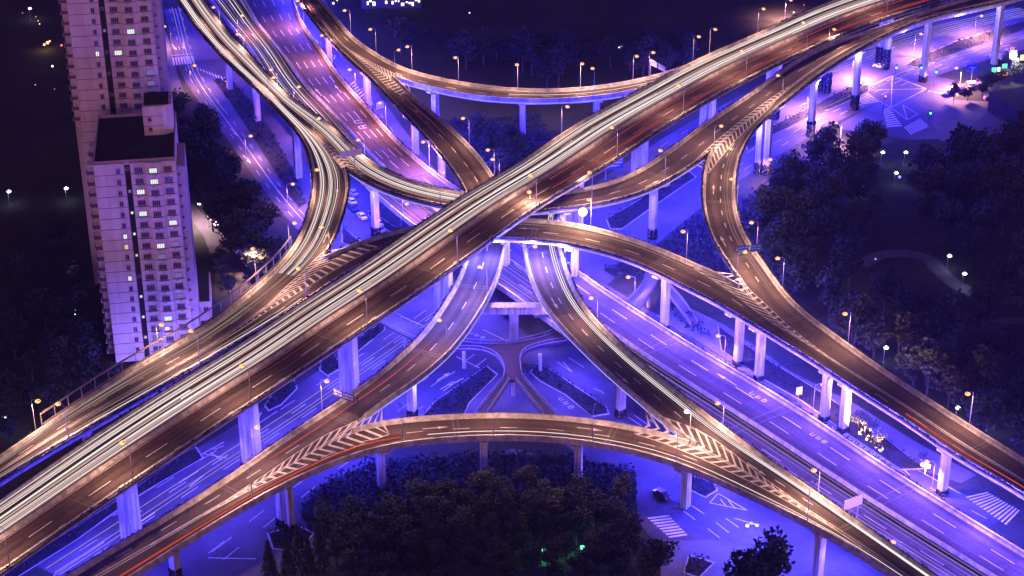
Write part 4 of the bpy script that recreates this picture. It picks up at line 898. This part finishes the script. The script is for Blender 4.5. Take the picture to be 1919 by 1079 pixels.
def tree(p, kind, sc, label, group=None):
    v = rng.integers(4 if kind == 'broad' else 2); key = (kind, int(v))
    if key not in TM: TM[key] = (crown_mesh(kind, 10*v+len(kind)), trunk_mesh(kind, int(v)))
    root = empty('conifer_tree' if kind == 'conifer' else 'leafy_tree', p, rng.uniform(0, 6.28)); root.scale = (sc*rng.uniform(.85, 1.15), sc*rng.uniform(.85, 1.15), sc*rng.uniform(.85, 1.2))
    tag(root, label, 'tree', group); part(TM[key][1], 'trunk', root); part(TM[key][0], 'crown', root); NT[0] += 1; return root
def grove(poly, n, kind, s0, s1, label, group, clear=3.5, dy=None):
    dy = {'bottom edge conifers': 0, 'parking lane trees': 10}.get(group, 22 if s1 < 1.3 else 48) if dy is None else dy
    poly = [(x, y+dy) for x, y in poly]
    pts = []; xs = [p[0] for p in poly]; ys = [p[1] for p in poly]; k = 0
    while len(pts) < n and k < n*40:
        k += 1; x, y = rng.uniform(min(xs), max(xs)), rng.uniform(min(ys), max(ys))
        if not inside(x, y, poly): continue
        p = at(x, y, 0)
        if any(np.min(np.hypot(v.r.c[:, 0]-p[0], v.r.c[:, 1]-p[1])-v.r.w) < 3.0*s1 for v in VI.values()): continue
        if group and 'park' in group and any(abs(p[0]-c_[0]) < 6.5 and -11 < p[1]-c_[1] < 5 for c_ in PATHPTS): continue
        if all(np.hypot(*(p-q)[:2]) > clear for q in pts): pts.append(p)
    for p in pts:
        kd = kind if isinstance(kind, str) else kind[rng.integers(len(kind))]
        tree(p, kd, rng.uniform(s0, s1), label, group)
def trees():
    B = ('broad', 'broad', 'olive')
    grove([(318, 185), (352, 165), (400, 235), (470, 340), (535, 440), (530, 470), (470, 470), (400, 400), (365, 350), (335, 270)], 36, B, 1.0, 1.45, 'dark leafy tree in the belt between the front tower and the blue street', 'trees in the belt beside the towers')
    grove([(480, 480), (545, 470), (520, 520), (470, 545)], 5, B, .8, 1.0, 'leafy tree in the pocket left of the loop ramp', 'trees left of the loop ramp')
    grove([(405, 480), (425, 480), (440, 540), (425, 560)], 2, 'olive', .7, .8, 'small lamp lit tree in the parking lane by the tower', 'parking lane trees')
    grove([(1390, 380), (1440, 330), (1500, 290), (1560, 262), (1640, 262), (1700, 290), (1640, 360), (1560, 420), (1500, 520), (1480, 560), (1430, 480)], 44, B, 1.1, 1.55, 'blue tinted leafy tree at the park edge beside the right loop ramp', 'park edge trees')
    grove([(1560, 430), (1700, 330), (1900, 320), (1960, 420), (1960, 580), (1800, 560), (1700, 470), (1600, 520)], 26, B, 1.3, 1.8, 'black leafy tree deep in the unlit park at right', 'trees deep in the dark park')
    grove([(1480, 570), (1600, 520), (1760, 560), (1960, 640), (1960, 830), (1880, 800), (1700, 680), (1560, 600)], 30, B, 1.3, 1.8, 'black leafy tree on the lawn right of the loop ramp', 'trees right of the loop ramp')
    grove([(1725, 335), (1760, 290), (1880, 250), (1960, 250), (1960, 340), (1800, 370)], 14, B, 1.7, 2.2, 'tall black tree in front of the market building', 'tall trees by the market')
    grove([(1640, 240), (1680, 250), (1665, 280), (1620, 290), (1590, 275)], 6, B, .8, 1.2, 'bushy tree at the corner by the crosswalks', 'trees by the crosswalks')
    grove([(560, 940), (640, 900), (760, 880), (900, 870), (1060, 885), (1130, 925), (1180, 960), (1215, 1060), (1200, 1100), (640, 1100), (620, 1000)], 112, B, .72, 1.0, 'black leafy tree in the grove below the bottom arc ramp', 'grove below the bottom arc', clear=2.8, dy=34)
    grove([(510, 1062), (600, 1062), (610, 1110), (505, 1110)], 5, 'conifer', 1.0, 1.3, 'pointed conifer silhouetted against blue asphalt at the bottom edge', 'bottom edge conifers')
    tree(at(1236, 1085, 0), 'broad', 1.25, 'dark round tree standing beside the bottom crosswalk')
    for x, y in ((1400, 1130), (1445, 1125), (1420, 1160)): tree(at(x, y, 0), 'broad', 1.7, 'big black tree at the bottom edge by the curved street', 'big trees at the bottom edge')
    grove([(20, 650), (140, 620), (215, 690), (130, 740), (30, 800), (0, 800)], 14, B, 1.0, 1.3, 'dark tree behind the lower left noise barrier', 'trees behind the noise barrier')
    grove([(10, 430), (130, 400), (170, 620), (20, 640)], 16, B, 1.0, 1.4, 'black tree in the unlit grounds left of the towers', 'trees left of the towers')
    grove([(700, 40), (880, 60), (1290, 60), (1290, 110), (1060, 120), (960, 130), (780, 70)], 20, B, 1.3, 1.8, 'black tree in the woods behind the topmost arc', 'woods behind the topmost arc')
    grove([(850, 215), (960, 225), (1010, 235), (960, 310), (930, 330), (890, 250)], 13, B, .9, 1.2, 'dim tree in the hollow between the topmost arc and the flyover', 'trees in the hollow')
    for x, y in ((1620, 800), (1608, 790), (1634, 808), (1645, 825)): tree(at(x, y+14, 0), 'olive', .62, 'small tree lit gold by a ground lamp between the two right hand piers', 'gold lit trees')
    tree(at(1728, 885, 0), 'olive', .6, 'small tree lit gold beside the last pier at lower right')
    grove([(1640, 850), (1700, 880), (1720, 870), (1660, 825), (1560, 770), (1560, 790)], 8, B, .6, .8, 'low dark tree in the strip below the humped ramp', 'trees in the strip under the humped ramp')
    grove([(1770, 168), (1800, 165), (1900, 120), (1905, 135), (1820, 175)], 8, 'olive', .6, .8, 'small street tree along the market stalls', 'street trees by the market')
    grove([(1200, 905), (1150, 890), (1110, 890), (1180, 940)], 4, B, .7, .9, 'bushy tree near the pier of the bottom arc', 'trees by the bottom arc pier')

# ------------------------------------------------------------------ vehicles, signals, signs
CM = {}
def car(p, rz, paint, label, van=False, group=None):
    if ('b', paint, van) not in CM:
        prof = [(-2.1, .3), (-2.15, .75), (-1.9, .95), (-1.3, 1.0), (-.9, 1.42), (.55, 1.45), (1.15, 1.0), (1.95, .85), (2.1, .6), (2.05, .3)] if not van else [(-2.1, .3), (-2.15, 1.0), (-2.0, 1.8), (1.0, 1.85), (1.55, 1.2), (2.05, 1.0), (2.1, .3)]
        m = MB(); m.sweep([[(x, -.84 if z < .97 else -.68, z) for x, z in prof], [(x, .84 if z < .97 else .68, z) for x, z in prof]]); CM[('b', paint, van)] = m.mesh('body', M[paint])
    if 'g' not in CM:
        m = MB()
        for s_ in (-1, 1): m.poly([(-1.1, s_*.80, 1.0), (-.82, s_*.69, 1.38), (.5, s_*.69, 1.4), (.95, s_*.8, 1.0)])
        m.poly([(.68, -.62, 1.40), (1.2, -.72, 1.03), (1.2, .72, 1.03), (.68, .62, 1.40)]); m.poly([(-1.0, -.62, 1.40), (-1.38, -.72, 1.03), (-1.38, .72, 1.03), (-1.0, .62, 1.40)])
        CM['g'] = m.mesh('windows', M['glass'])
        m = MB(); m.tube([(0, -.1, 0), (0, .1, 0)], .32, k=12); CM['w'] = m.mesh('wheel', M['tyre'])
        m = MB(); m.box((0, 0, 0), (.08, .4, .16)); CM['h'] = m.mesh('headlight', M['signback'])
    root = empty('parked_van' if van else 'parked_car', p, rz); tag(root, label, 'van' if van else 'car', group)
    part(CM[('b', paint, van)], 'body', root)
    if not van: part(CM['g'], 'windows', root)
    for x in (-1.3, 1.3):
        for y in (-.78, .78): w = part(CM['w'], 'wheel', root); w.location = (x, y, .32)
    for y in (-.55, .55): w = part(CM['h'], 'headlight', root); w.location = (2.08, y, .65)
def at_dir(x0, y0, x1, y1):
    d = at(x1, y1, 20)-at(x0, y0, 20); return math.atan2(d[1], d[0])
def vehicles():
    car(at(1746, 14, 22.4), at_dir(1746, 14, 1780, 4), 'cardark', 'dark works van standing on the gore at the top right', van=True)
    q = VI[4].r.nearpx(1092, 428)[0]; p = VI[4].r.pt(q, -.6, 0, -1); r_ = empty('floodlight_mast', p); tag(r_, 'dazzling floodlight on a short mast just right of the flyover crossing', 'floodlight'); m = MB(); m.tube([(0, 0, -.5), (0, 0, 3.4)], .14); part(m.mesh('mast', M['metal']), 'mast', r_); m = MB(); m.ball((0, 0, 4.2), 1.05, 3); part(m.mesh('lamp_globe', M['flood'], True), 'lamp_globe', r_)
    ld = bpy.data.lights.new('flood_light', 'POINT'); ld.energy = 9000; ld.color = (1, .62, .4); ld.shadow_soft_size = 1.3; o = bpy.data.objects.new('flood_light', ld); COL.objects.link(o); o.parent = r_; o.location = (0, -1.6, 5.0)
    L = [(395, 407), (400, 414), (406, 422), (412, 430), (418, 438), (424, 446), (430, 454), (437, 462), (443, 470), (456, 485), (462, 493), (468, 501)]
    for i, (x, y) in enumerate(L):
        a, b = at(396, 408, .1), at(475, 512, .1); rz = math.atan2((a-b)[1], (a-b)[0])
        car(at(x, y, .1), rz, ('carsilver', 'carwhite', 'carwhite')[i % 3], '%s car from the top of the row parked along the lane by the tower' % ORD[i], group=None)
    a, b = at(650, 370, .1), at(720, 440, .1); rz = math.atan2((a-b)[1], (a-b)[0])
    for i, (x, y, c) in enumerate(((662, 364, 'carsilver'), (659, 380, 'carwhite'), (661, 393, 'cardark'), (678, 408, 'carwhite'), (708, 421, 'carwhite'), (712, 432, 'carsilver'))):
        car(at(x, y, .1), rz, c, '%s car from the top in the queue seen through the gap under the arc ramp' % ORD[i])
    car(at(1866, 110, .1), 2.6, 'carwhite', 'white van stopped by the market at top right', van=True); car(at(1648, 126, .1), 2.7, 'carwhite', 'white car waiting beside the wrapped flyover legs at the crossing')
    car(at(1240, 930, .1), -.9, 'cardark', 'small dark car on the lane beside the bottom arc pier'); car(at(412, 502, .1), .9, 'cardark', 'dark car under the small tree in the parking lane')
    car(at(1895, 98, .1), 2.6, 'carwhite', 'white car at the right edge behind the market stalls')
    for i, (x, y) in enumerate(((134, 500), (137, 508), (140, 516))): car(at(x, y, .1), 1.4, ('cardark', 'carsilver', 'cardark')[i], '%s car from the top parked in the dark left of the front tower' % ORD[i])
def signal(x, y, mt, label, h=5.5, rz=-1.57):
    p = at(x, y, .1); root = empty('traffic_signal', p, rz); tag(root, label, 'traffic signal')
    m = MB(); m.tube([(0, 0, 0), (0, 0, h)], .1, .08); m.tube([(0, 0, h-.1), (1.2, 0, h-.05)], .06); part(m.mesh('pole', M['darkmetal']), 'pole', root)
    m = MB(); m.box((1.2, 0, h), (.3, .45, 1.3)); hd = part(m.mesh('signal_head', M['darkmetal']), 'signal_head', root)
    m = MB(); m.ball((1.45, 0, h+(.35 if mt == 'sigr' else -.35)), .34, 2); part(m.mesh('signal_lens', M[mt], True), 'signal_lens', hd)
def board(p, rz, w, h, z0, legs, label, cat, face, stripes=None, name='road_sign', depth=.25, thick=.12):
    root = empty(name, p, rz); tag(root, label, cat)
    m = MB()
    for x in legs: m.tube([(x, 0, 0), (x, 0, z0+h*.9)], .14, .12)
    part(m.mesh('post', M['metal']), 'post', root)
    m = MB(); m.box((0, -depth, z0+h/2), (w, thick, h)); k = len(m.f); pn = part(m.mesh('sign_panel', M[face]), 'sign_panel', root)
    if stripes:
        m = MB()
        for (x0, x1, zz, t) in stripes: m.box(((x0+x1)/2*w, -depth-thick/2-.012, z0+zz*h), ((x1-x0)*w, .02, t*h))
        part(m.mesh('sign_lettering', M['paint']), 'sign_lettering', pn)['kind'] = 'stuff'
def signs():
    for x, y, mt, lab in ((1676, 152, 'sigg', 'green traffic signal in front of the wrapped flyover legs'), (1722, 152, 'sigg', 'green traffic signal left of the tall pier by the market'), (1750, 160, 'sigg', 'green traffic signal right of the tall pier by the market'), (1655, 210, 'sigr', 'red traffic signal beside the crosswalk'), (1739, 238, 'sigg', 'green traffic signal on a long arm by the paved corner')): signal(x, y, mt, lab)
    T = [(-.42, -.32, .7, .10), (-.27, -.14, .7, .10), (-.06, .06, .7, .10), (.18, .38, .7, .10), (-.40, -.24, .36, .08), (-.14, -.02, .36, .08), (.10, .36, .36, .08)]
    r = VI[10].r
    q, _ = r.nearpx(1605, 975); p = r.pt(q, 1.2, 0, -1); board(p, .55, 4.6, 2.4, 3.4, (-1.5, 1.5), 'cream billboard on two legs between the two roadways at lower right', 'road sign', 'signback')
    r = VI[2].r; q, _ = r.nearpx(658, 322); p = r.pt(q, -.2, 0, 1); board(p, .35, 6.0, 1.7, 4.6, (1.0,), 'pinkish direction board seen from behind at the upper left gore', 'road sign', 'signback')
    r = VI[6].r; q, _ = r.nearpx(1215, 150); p = r.pt(q, .2, 0, -1); root = empty('sign_gantry', p, r.dirn(q)-PI2); tag(root, 'pale two panel gantry sign above the right end of the topmost arc', 'sign gantry')
    m = MB(); m.tube([(0, 0, 0), (0, 0, 6.2)], .16); m.tube([(0, 0, 6), (7.5, 0, 6)], .12); m.tube([(0, 0, 5.2), (7.5, 0, 5.2)], .09); part(m.mesh('frame', M['metal']), 'frame', root)
    for x in (1.8, 5.6): m = MB(); m.box((x, -.2, 5.6), (3.0, .12, 1.7)); part(m.mesh('sign_panel', M['signback']), 'sign_panel', root)
    def gantry(k, px, side, label, face, n, w, sgn):
        r = VI[k].r; q, _ = r.nearpx(*px); p = r.pt(q, 0, 0, side); c = r.pt(q); rz = math.atan2(c[1]-p[1], c[0]-p[0]); root = empty('sign_gantry', p, rz); tag(root, label, 'sign gantry')
        m = MB(); m.tube([(0, 0, 0), (0, 0, 6.4)], .16); m.tube([(0, 0, 6), (n*(w+.5), 0, 6)], .11); m.tube([(0, 0, 5.1), (n*(w+.5), 0, 5.1)], .09); part(m.mesh('frame', M['darkmetal']), 'frame', root)
        for i in range(n):
            m = MB(); x = .7+w/2+i*(w+.4); m.box((x, sgn*.2, 5.5), (w, .12, 2.0)); pn = part(m.mesh('sign_panel', M[face]), 'sign_panel', root); m = MB()
            for (x0, x1, zz, t) in T: m.box((x+(x0+x1)/2*w, sgn*.275, 4.5+zz*2.0), ((x1-x0)*w, .02, t*2.0))
            part(m.mesh('sign_lettering', M['paint']), 'sign_lettering', pn)
    gantry(5, (1372, 505), -1, 'green lettered gantry sign over the right loop ramp at the gore', 'signgreen', 2, 2.9, -1)
    gantry(7, (675, 786), 1, 'dark lettered gantry sign over the lanes at the lower left gore', 'cardark', 2, 2.6, 1)
    board(at(1150, 335, 0), .25, 5.5, 3.4, 3.2, (-2.4,), 'blue board with pale lines standing under the arc ramp right of the flyover', 'road sign', 'signblue', [(-.42, .42, .8, .1), (-.42, .42, .55, .1), (-.42, .3, .3, .1)])
    board(at(1820, 150, 0), -.2, 3.6, 2.4, 3.0, (0,), 'blue direction sign by the market crossing', 'road sign', 'signblue', [(-.3, .3, .6, .15), (-.05, .05, .4, .5)])
    board(at(712, 222, 0), .6, 2.6, 2.2, 3.4, (0,), 'small pale sign below the long bow ramp near the crosswalk', 'road sign', 'signback', [(-.4, .4, .7, .12), (-.4, .4, .4, .12)])
    board(at(1495, 755, 0), .3, 1.5, 2.0, 2.4, (0,), 'small pinkish sign under the humped ramp beside the footway', 'road sign', 'signback')
    board(at(1733, 890, 0), -.5, 2.2, .9, 2.2, (0,), 'small white sign left of the last pier at lower right', 'road sign', 'signback')
    # noise barrier along the outer lane at lower left
    v = VI[3]; r = v.r; q0, q1 = v.rng((555, 470), (82, 806)); root = empty('noise_barrier', r.pt((q0+q1)/2, 0, 0, -1)); tag(root, 'glazed noise barrier with posts and top rail along the lower left ramp', 'noise barrier')
    posts = MB()
    for q in np.arange(q0, q1, 4.2): p = r.pt(q, -.55, 0, -1); posts.box((p[0], p[1], p[2]+1.9), (.16, .16, 3.8), r.dirn(q))
    posts.build('posts', M['metal'], root)['kind'] = 'stuff'
    m = MB(); r.profile(m, q0, q1, [(-.48, 3.45), (-.48, 3.85), (-.66, 3.85), (-.66, 3.45)], -1); m.build('top_rail', M['noise'], root)
    m = MB(); r.profile(m, q0, q1, [(-.5, .95), (-.5, 1.35), (-.6, 1.35), (-.6, .95)], -1); m.build('base_rail', M['noise'], root)
def footbridge():
    Z = 5.0; A = lambda L: [at(x, y, Z) for x, y in L]
    root = empty('footbridge', at(950, 690, 0)); tag(root, 'looping pedestrian footbridge with pale railings in the middle of the junction', 'footbridge')
    hub = [(852, 654), (905, 657), (930, 668), (944, 690), (944, 712), (977, 712), (977, 702), (975, 672), (985, 658), (1010, 648), (1062, 638), (1045, 620), (1020, 630), (960, 643), (900, 644), (865, 640)]
    H = A(hub); m = MB(); n = len(H); m.poly(H); m.poly([p-np.array([0, 0, .5]) for p in H])
    for i in range(n): j = (i+1) % n; m.quad(H[i], H[j], H[j]-np.array([0, 0, .5]), H[i]-np.array([0, 0, .5]))
    m.build('deck', M['bridgedeck'], root)
    def rail(pts, nm='railing'):
        c = catmull(pts, 1.5); m = MB(); m.sweep([[p+np.array([0, 0, .02]), p+np.array([0, 0, .35])] for p in c], closed=False); m.tube([p+np.array([0, 0, 1.1]) for p in c], .09, k=4)
        for p in c[::2]: m.tube([p, p+np.array([0, 0, 1.1])], .05, k=4)
        m.build(nm, M['metal'], root)
    rail(A(hub[0:5])); rail(A(hub[6:11])); rail(A(hub[11:16]))
    def ramp(L, R, z0, z1):
        k = len(L); zz = np.linspace(z0, z1, k); l = [at(x, y, z) for (x, y), z in zip(L, zz)]; r_ = [at(x, y, z) for (x, y), z in zip(R, zz)]
        m = MB(); m.sweep([[a, b, b-np.array([0, 0, .45]), a-np.array([0, 0, .45])] for a, b in zip(l, r_)]); m.build('stair_flight', M['paving'], root); rail(l); rail(r_)
    ramp([(943, 712), (918, 743), (893, 774)], [(954, 714), (935, 745), (913, 776)], 5, .6)
    ramp([(966, 714), (990, 745), (1018, 776)], [(978, 706), (1008, 742), (1042, 776)], 5, .6)
    arcL = [(700, 596), (722, 610), (745, 622), (775, 636), (815, 650), (852, 655)]; arcR = [(724, 580), (742, 594), (762, 604), (790, 616), (830, 632), (866, 640)]
    ramp(arcL, arcR, 5, 5.001)
    for x, y in ((962, 742), (870, 690), (1012, 695), (760, 650)):
        p = at(x, y, 0); m = MB(); m.tube([p, (p[0], p[1], 4.6)], .45, k=10); m.build('column', M['pier'], root)
    root = empty('spiral_walkway', at(1205, 560, 0)); tag(root, 'curling walkway with pale rails right of the blue road under the humped ramp', 'walkway')
    def arc(L, R, z0, z1, nm):
        k = len(L); zz = np.linspace(z0, z1, k); l = catmull([at(x, y, z) for (x, y), z in zip(L, zz)], 2); r_ = catmull([at(x, y, z) for (x, y), z in zip(R, zz)], 2); n = min(len(l), len(r_)); l, r_ = resample(l, n), resample(r_, n)
        m = MB(); m.sweep([[a, b, b-np.array([0, 0, .4]), a-np.array([0, 0, .4])] for a, b in zip(l, r_)]); m.build(nm, M['paving'], root)
        for c in (l, r_): m = MB(); m.sweep([[p, p+np.array([0, 0, 1.])] for p in c], closed=False); m.build('railing', M['metal'], root)
    arc([(1212, 500), (1209, 520), (1200, 540), (1176, 564)], [(1234, 508), (1232, 528), (1222, 548), (1198, 578)], 4.5, 4.5, 'deck'); arc([(1238, 536), (1265, 570), (1296, 612)], [(1248, 530), (1278, 562), (1308, 606)], 4.5, .6, 'stair_flight')
    p = at(1215, 575, 0); m = MB(); m.tube([p, (p[0], p[1], 4.2)], .4, k=10); m.build('column', M['pier'], root)
def background():
    # market building with lit stalls at the right edge
    p = at(1958, 235, 0); root = empty('market_building', p, .35); tag(root, 'dark low market building with a row of glowing stall signs at the right edge', 'market building')
    m = MB(); m.box((0, 8, 3), (20, 16, 6)); part(m.mesh('wall', M['roof']), 'wall', root); m = MB(); m.box((0, 8, 6.1), (20.6, 16.6, .3)); part(m.mesh('roof', M['roof']), 'roof', root)
    for x, y, z, mt, w, h, lab in ((1860, 152, 3, 'shopg', 1.4, 1.6, 'green glowing stall sign furthest left in the market row'), (1869, 150, 3, 'shopw', 1.0, 1.3, 'small white glowing stall sign second in the market row'), (1880, 147, 3.4, 'shopg', 1.6, 1.6, 'larger green glowing stall sign below the bright white lantern'), (1903, 136, 3.4, 'shopw', 1.1, 1.6, 'white glowing stall sign right of the red column'), (1913, 131, 3.4, 'shopo', 1.4, 1.8, 'orange glowing stall sign at the right edge'), (1877, 158, 3, 'shopr', 3.4, .8, 'long red glowing shop fascia in front of the market'), (1892, 132, 4, 'shopr', 1.2, 4.0, 'tall red glowing column under the white lantern')):
        b = at(x, y, 0); r_ = empty('glowing_sign', b, .2); tag(r_, lab, 'glowing sign'); m = MB(); m.box((0, 0, z+h/2), (w, .3, h)); part(m.mesh('sign_panel', M[mt]), 'sign_panel', r_); m = MB(); m.tube([(0, .25, 0), (0, .25, z+h)], .08); part(m.mesh('post', M['darkmetal']), 'post', r_)
    for i, (x, y, c, lab) in enumerate(((1782, 176, 'carwhite', 'white canopied stall nearest the crossing'), (1800, 172, 'carred', 'red canopied stall in the market row'), (1818, 166, 'carsilver', 'grey canopied stall between the red and the dark one'), (1838, 160, 'cardark', 'dark canopied stall in the market row'), (1850, 185, 'signback', 'cream flat topped kiosk in front of the tall black trees'))):
        b = at(x, y, .1); r_ = empty('market_stall', b, .3); tag(r_, lab, 'market stall'); m = MB(); m.box((0, 0, .5), (2.2, 1.2, 1.0)); part(m.mesh('counter', M['facade2']), 'counter', r_)
        m = MB()
        for u in (-1.2, 1.2):
            for w in (-.9, .9): m.tube([(u, w, 0), (u, w, 2.3)], .05)
        part(m.mesh('canopy_frame', M['metal']), 'canopy_frame', r_); m = MB(); m.sweep([[(u, -1.1, 2.2), (u, 0, 2.75), (u, 1.1, 2.2)] for u in (-1.5, 1.5)], closed=False); part(m.mesh('canopy', M[c]), 'canopy', r_)
    b = at(1893, 150, 0); r_ = empty('lantern_mast', b); tag(r_, 'bright white round lantern on a mast above the market stalls', 'lantern'); m = MB(); m.tube([(0, 0, 0), (0, 0, 8)], .15); part(m.mesh('post', M['darkmetal']), 'post', r_); m = MB(); m.ball((0, 0, 8.6), 1.25, 2, 1.3); part(m.mesh('lantern', M['shopw'], True), 'lantern', r_)
    ld = bpy.data.lights.new('lantern_light', 'POINT'); ld.energy = 9000; ld.color = (1, .75, .85); ld.shadow_soft_size = 1.0; o = bpy.data.objects.new('lantern_light', ld); COL.objects.link(o); o.parent = r_; o.location = (0, -2.4, 8.0)
    # far lit facades beyond the woods
    for i, (x, y, w, lab) in enumerate(((702, 16, 9, 'low building with white lit front at the top centre, left one'), (758, 15, 12, 'low building with white lit front at the top centre, right one'))):
        b = at(x, y, 0); r_ = empty('lit_building', b, .1); tag(r_, lab, 'building'); m = MB(); m.box((0, 4, 2.5), (w, 8, 5)); part(m.mesh('wall', M['groove']), 'wall', r_); m = MB(); m.box((0, 4, 5.1), (w+.4, 8.4, .2)); part(m.mesh('roof', M['roof']), 'roof', r_)
        R_ = random.Random(i)
        x0 = -w/2+.5
        while x0 < w/2-.6:
            ww = R_.uniform(.4, 1.1)
            if R_.random() < .75: m = MB(); m.box((x0+ww/2, -.03, R_.uniform(1.4, 3.2)), (ww, .1, R_.uniform(.4, 1.5))); part(m.mesh('lit_window', M['shopw']), 'lit_window', r_)
            x0 += ww+R_.uniform(.2, .7)
    SP = [(43, 25, 'shopr', .4), (68, 32, 'shopo', .3), (72, 40, 'shopo', .4), (75, 46, 'shopo', .5), (84, 86, 'shopo', .9), (90, 83, 'shopo', 1.1), (94, 79, 'shopo', .7), (116, 87, 'shopr', .8), (99, 126, 'shopw', .7), (103, 168, 'shopr', .3), (67, 160, 'shopo', .3), (1160, 90, 'shopw', .6), (1166, 88, 'shopw', .7), (1174, 90, 'shopw', .5), (1295, 82, 'shopw', .3), (1506, 10, 'shopr', .4), (1487, 24, 'shopw', .5), (880, 25, 'shopw', .45), (625, 8, 'shopw', .8), (632, 2, 'shopo', .6), (143, 575, 'shopw', .35), (143, 583, 'shopw', .4), (142, 591, 'shopw', .4), (141, 600, 'shopw', .35), (140, 606, 'shopw', .3), (1018, 1040, 'shopg', 1.2), (1091, 1032, 'shopg', 1.0), (1097, 1040, 'shopw', .6), (1640, 488, 'led', .5), (1400, 990, 'shopw', .7), (1418, 989, 'shopw', .6), (298, 10, 'shopo', .9), (1685, 335, 'led', .9)]
    wh = ['in the dark at the top left corner']*11+['in the black woods at top centre']*8+['beside the top centre arc']*0
    for i, (x, y, mt, s_) in enumerate(SP):
        b = at(x, y+5, 0); col = {'shopr': 'red', 'shopo': 'orange', 'shopw': 'white', 'shopg': 'green', 'led': 'blue'}[mt]; grp = 'far small lights' 
        w_ = 'in the darkness at the upper left' if x < 200 and y < 300 else 'on the dark courtyard left of the front tower' if x < 200 else 'at the top of the narrow street by the tower' if x < 300 else 'beyond the topmost arc' if y < 120 and x < 1300 else 'behind the flyover at upper right' if y < 120 else 'in the bottom grove' if y > 1000 else 'at the curved bottom street' if y > 900 else 'in the right hand park'
        r_ = empty('garden_light', b); tag(r_, '%s garden light %s' % (col, w_), 'light', '%s lights %s' % (col, w_)); m = MB(); m.tube([(0, 0, 0), (0, 0, 1.0)], .06); part(m.mesh('post', M['darkmetal']), 'post', r_); m = MB(); m.ball((0, 0, 1.0+s_*.5), s_*.55, 1); part(m.mesh('globe', M[mt], True), 'globe', r_)
    def glow(x, y, z, e, c, r=.3):
        p = at(x, y, 0); ld = bpy.data.lights.new('ground_spot', 'POINT'); ld.energy = e; ld.color = c; ld.shadow_soft_size = r; o = bpy.data.objects.new('ground_spot', ld); COL.objects.link(o); o.location = (p[0], p[1], z)
    
    def uplight(x, y, e):
        p = at(x, y, 0); ld = bpy.data.lights.new('garden_uplight', 'SPOT'); ld.energy = e; ld.color = (1, .46, .11); ld.spot_size = rad(95); ld.spot_blend = .6; ld.shadow_soft_size = .15; o = bpy.data.objects.new('garden_uplight', ld); COL.objects.link(o)
        o.location = (p[0], p[1]-3.6, .5); o.rotation_euler = (Vector((0, 3.6, 3.6))).to_track_quat('-Z', 'Y').to_euler()
    for x, y in ((1608, 804), (1620, 814), (1634, 822), (1645, 839)): uplight(x, y, 55000)
    uplight(1728, 885, 30000); glow(85, 95, 3, 900, (1, .5, .2)); glow(1018, 1052, 1.5, 500, (.1, 1, .4)); glow(1091, 1045, 1.5, 500, (.1, 1, .5))

def added_haze():  # thin volume added to lift the dark tones and soften the lamps
    m = bpy.data.materials.new('added_haze_volume'); m.use_nodes = True; n = m.node_tree.nodes; n.clear(); v = n.new('ShaderNodeVolumePrincipled'); o = n.new('ShaderNodeOutputMaterial')
    v.inputs['Color'].default_value = (.85, .8, 1.0, 1); v.inputs['Density'].default_value = ADDED_HAZE; v.inputs['Anisotropy'].default_value = .2
    m.node_tree.links.new(v.outputs[0], o.inputs['Volume'])
    b = MB(); b.box((0, 1400, 118), (3300, 3300, 238)); tag(b.build('added_haze', m), kind='stuff')
ADDED_HAZE = .00008
added_haze()
ground(); streets(); islands(); shrubberies(); viaducts(); streaks(); lamps(); leds(); street_marks(); towers(); trees(); vehicles(); signs(); footbridge(); background()
print('LIGHTS', NLIGHT, 'TREES', NT)
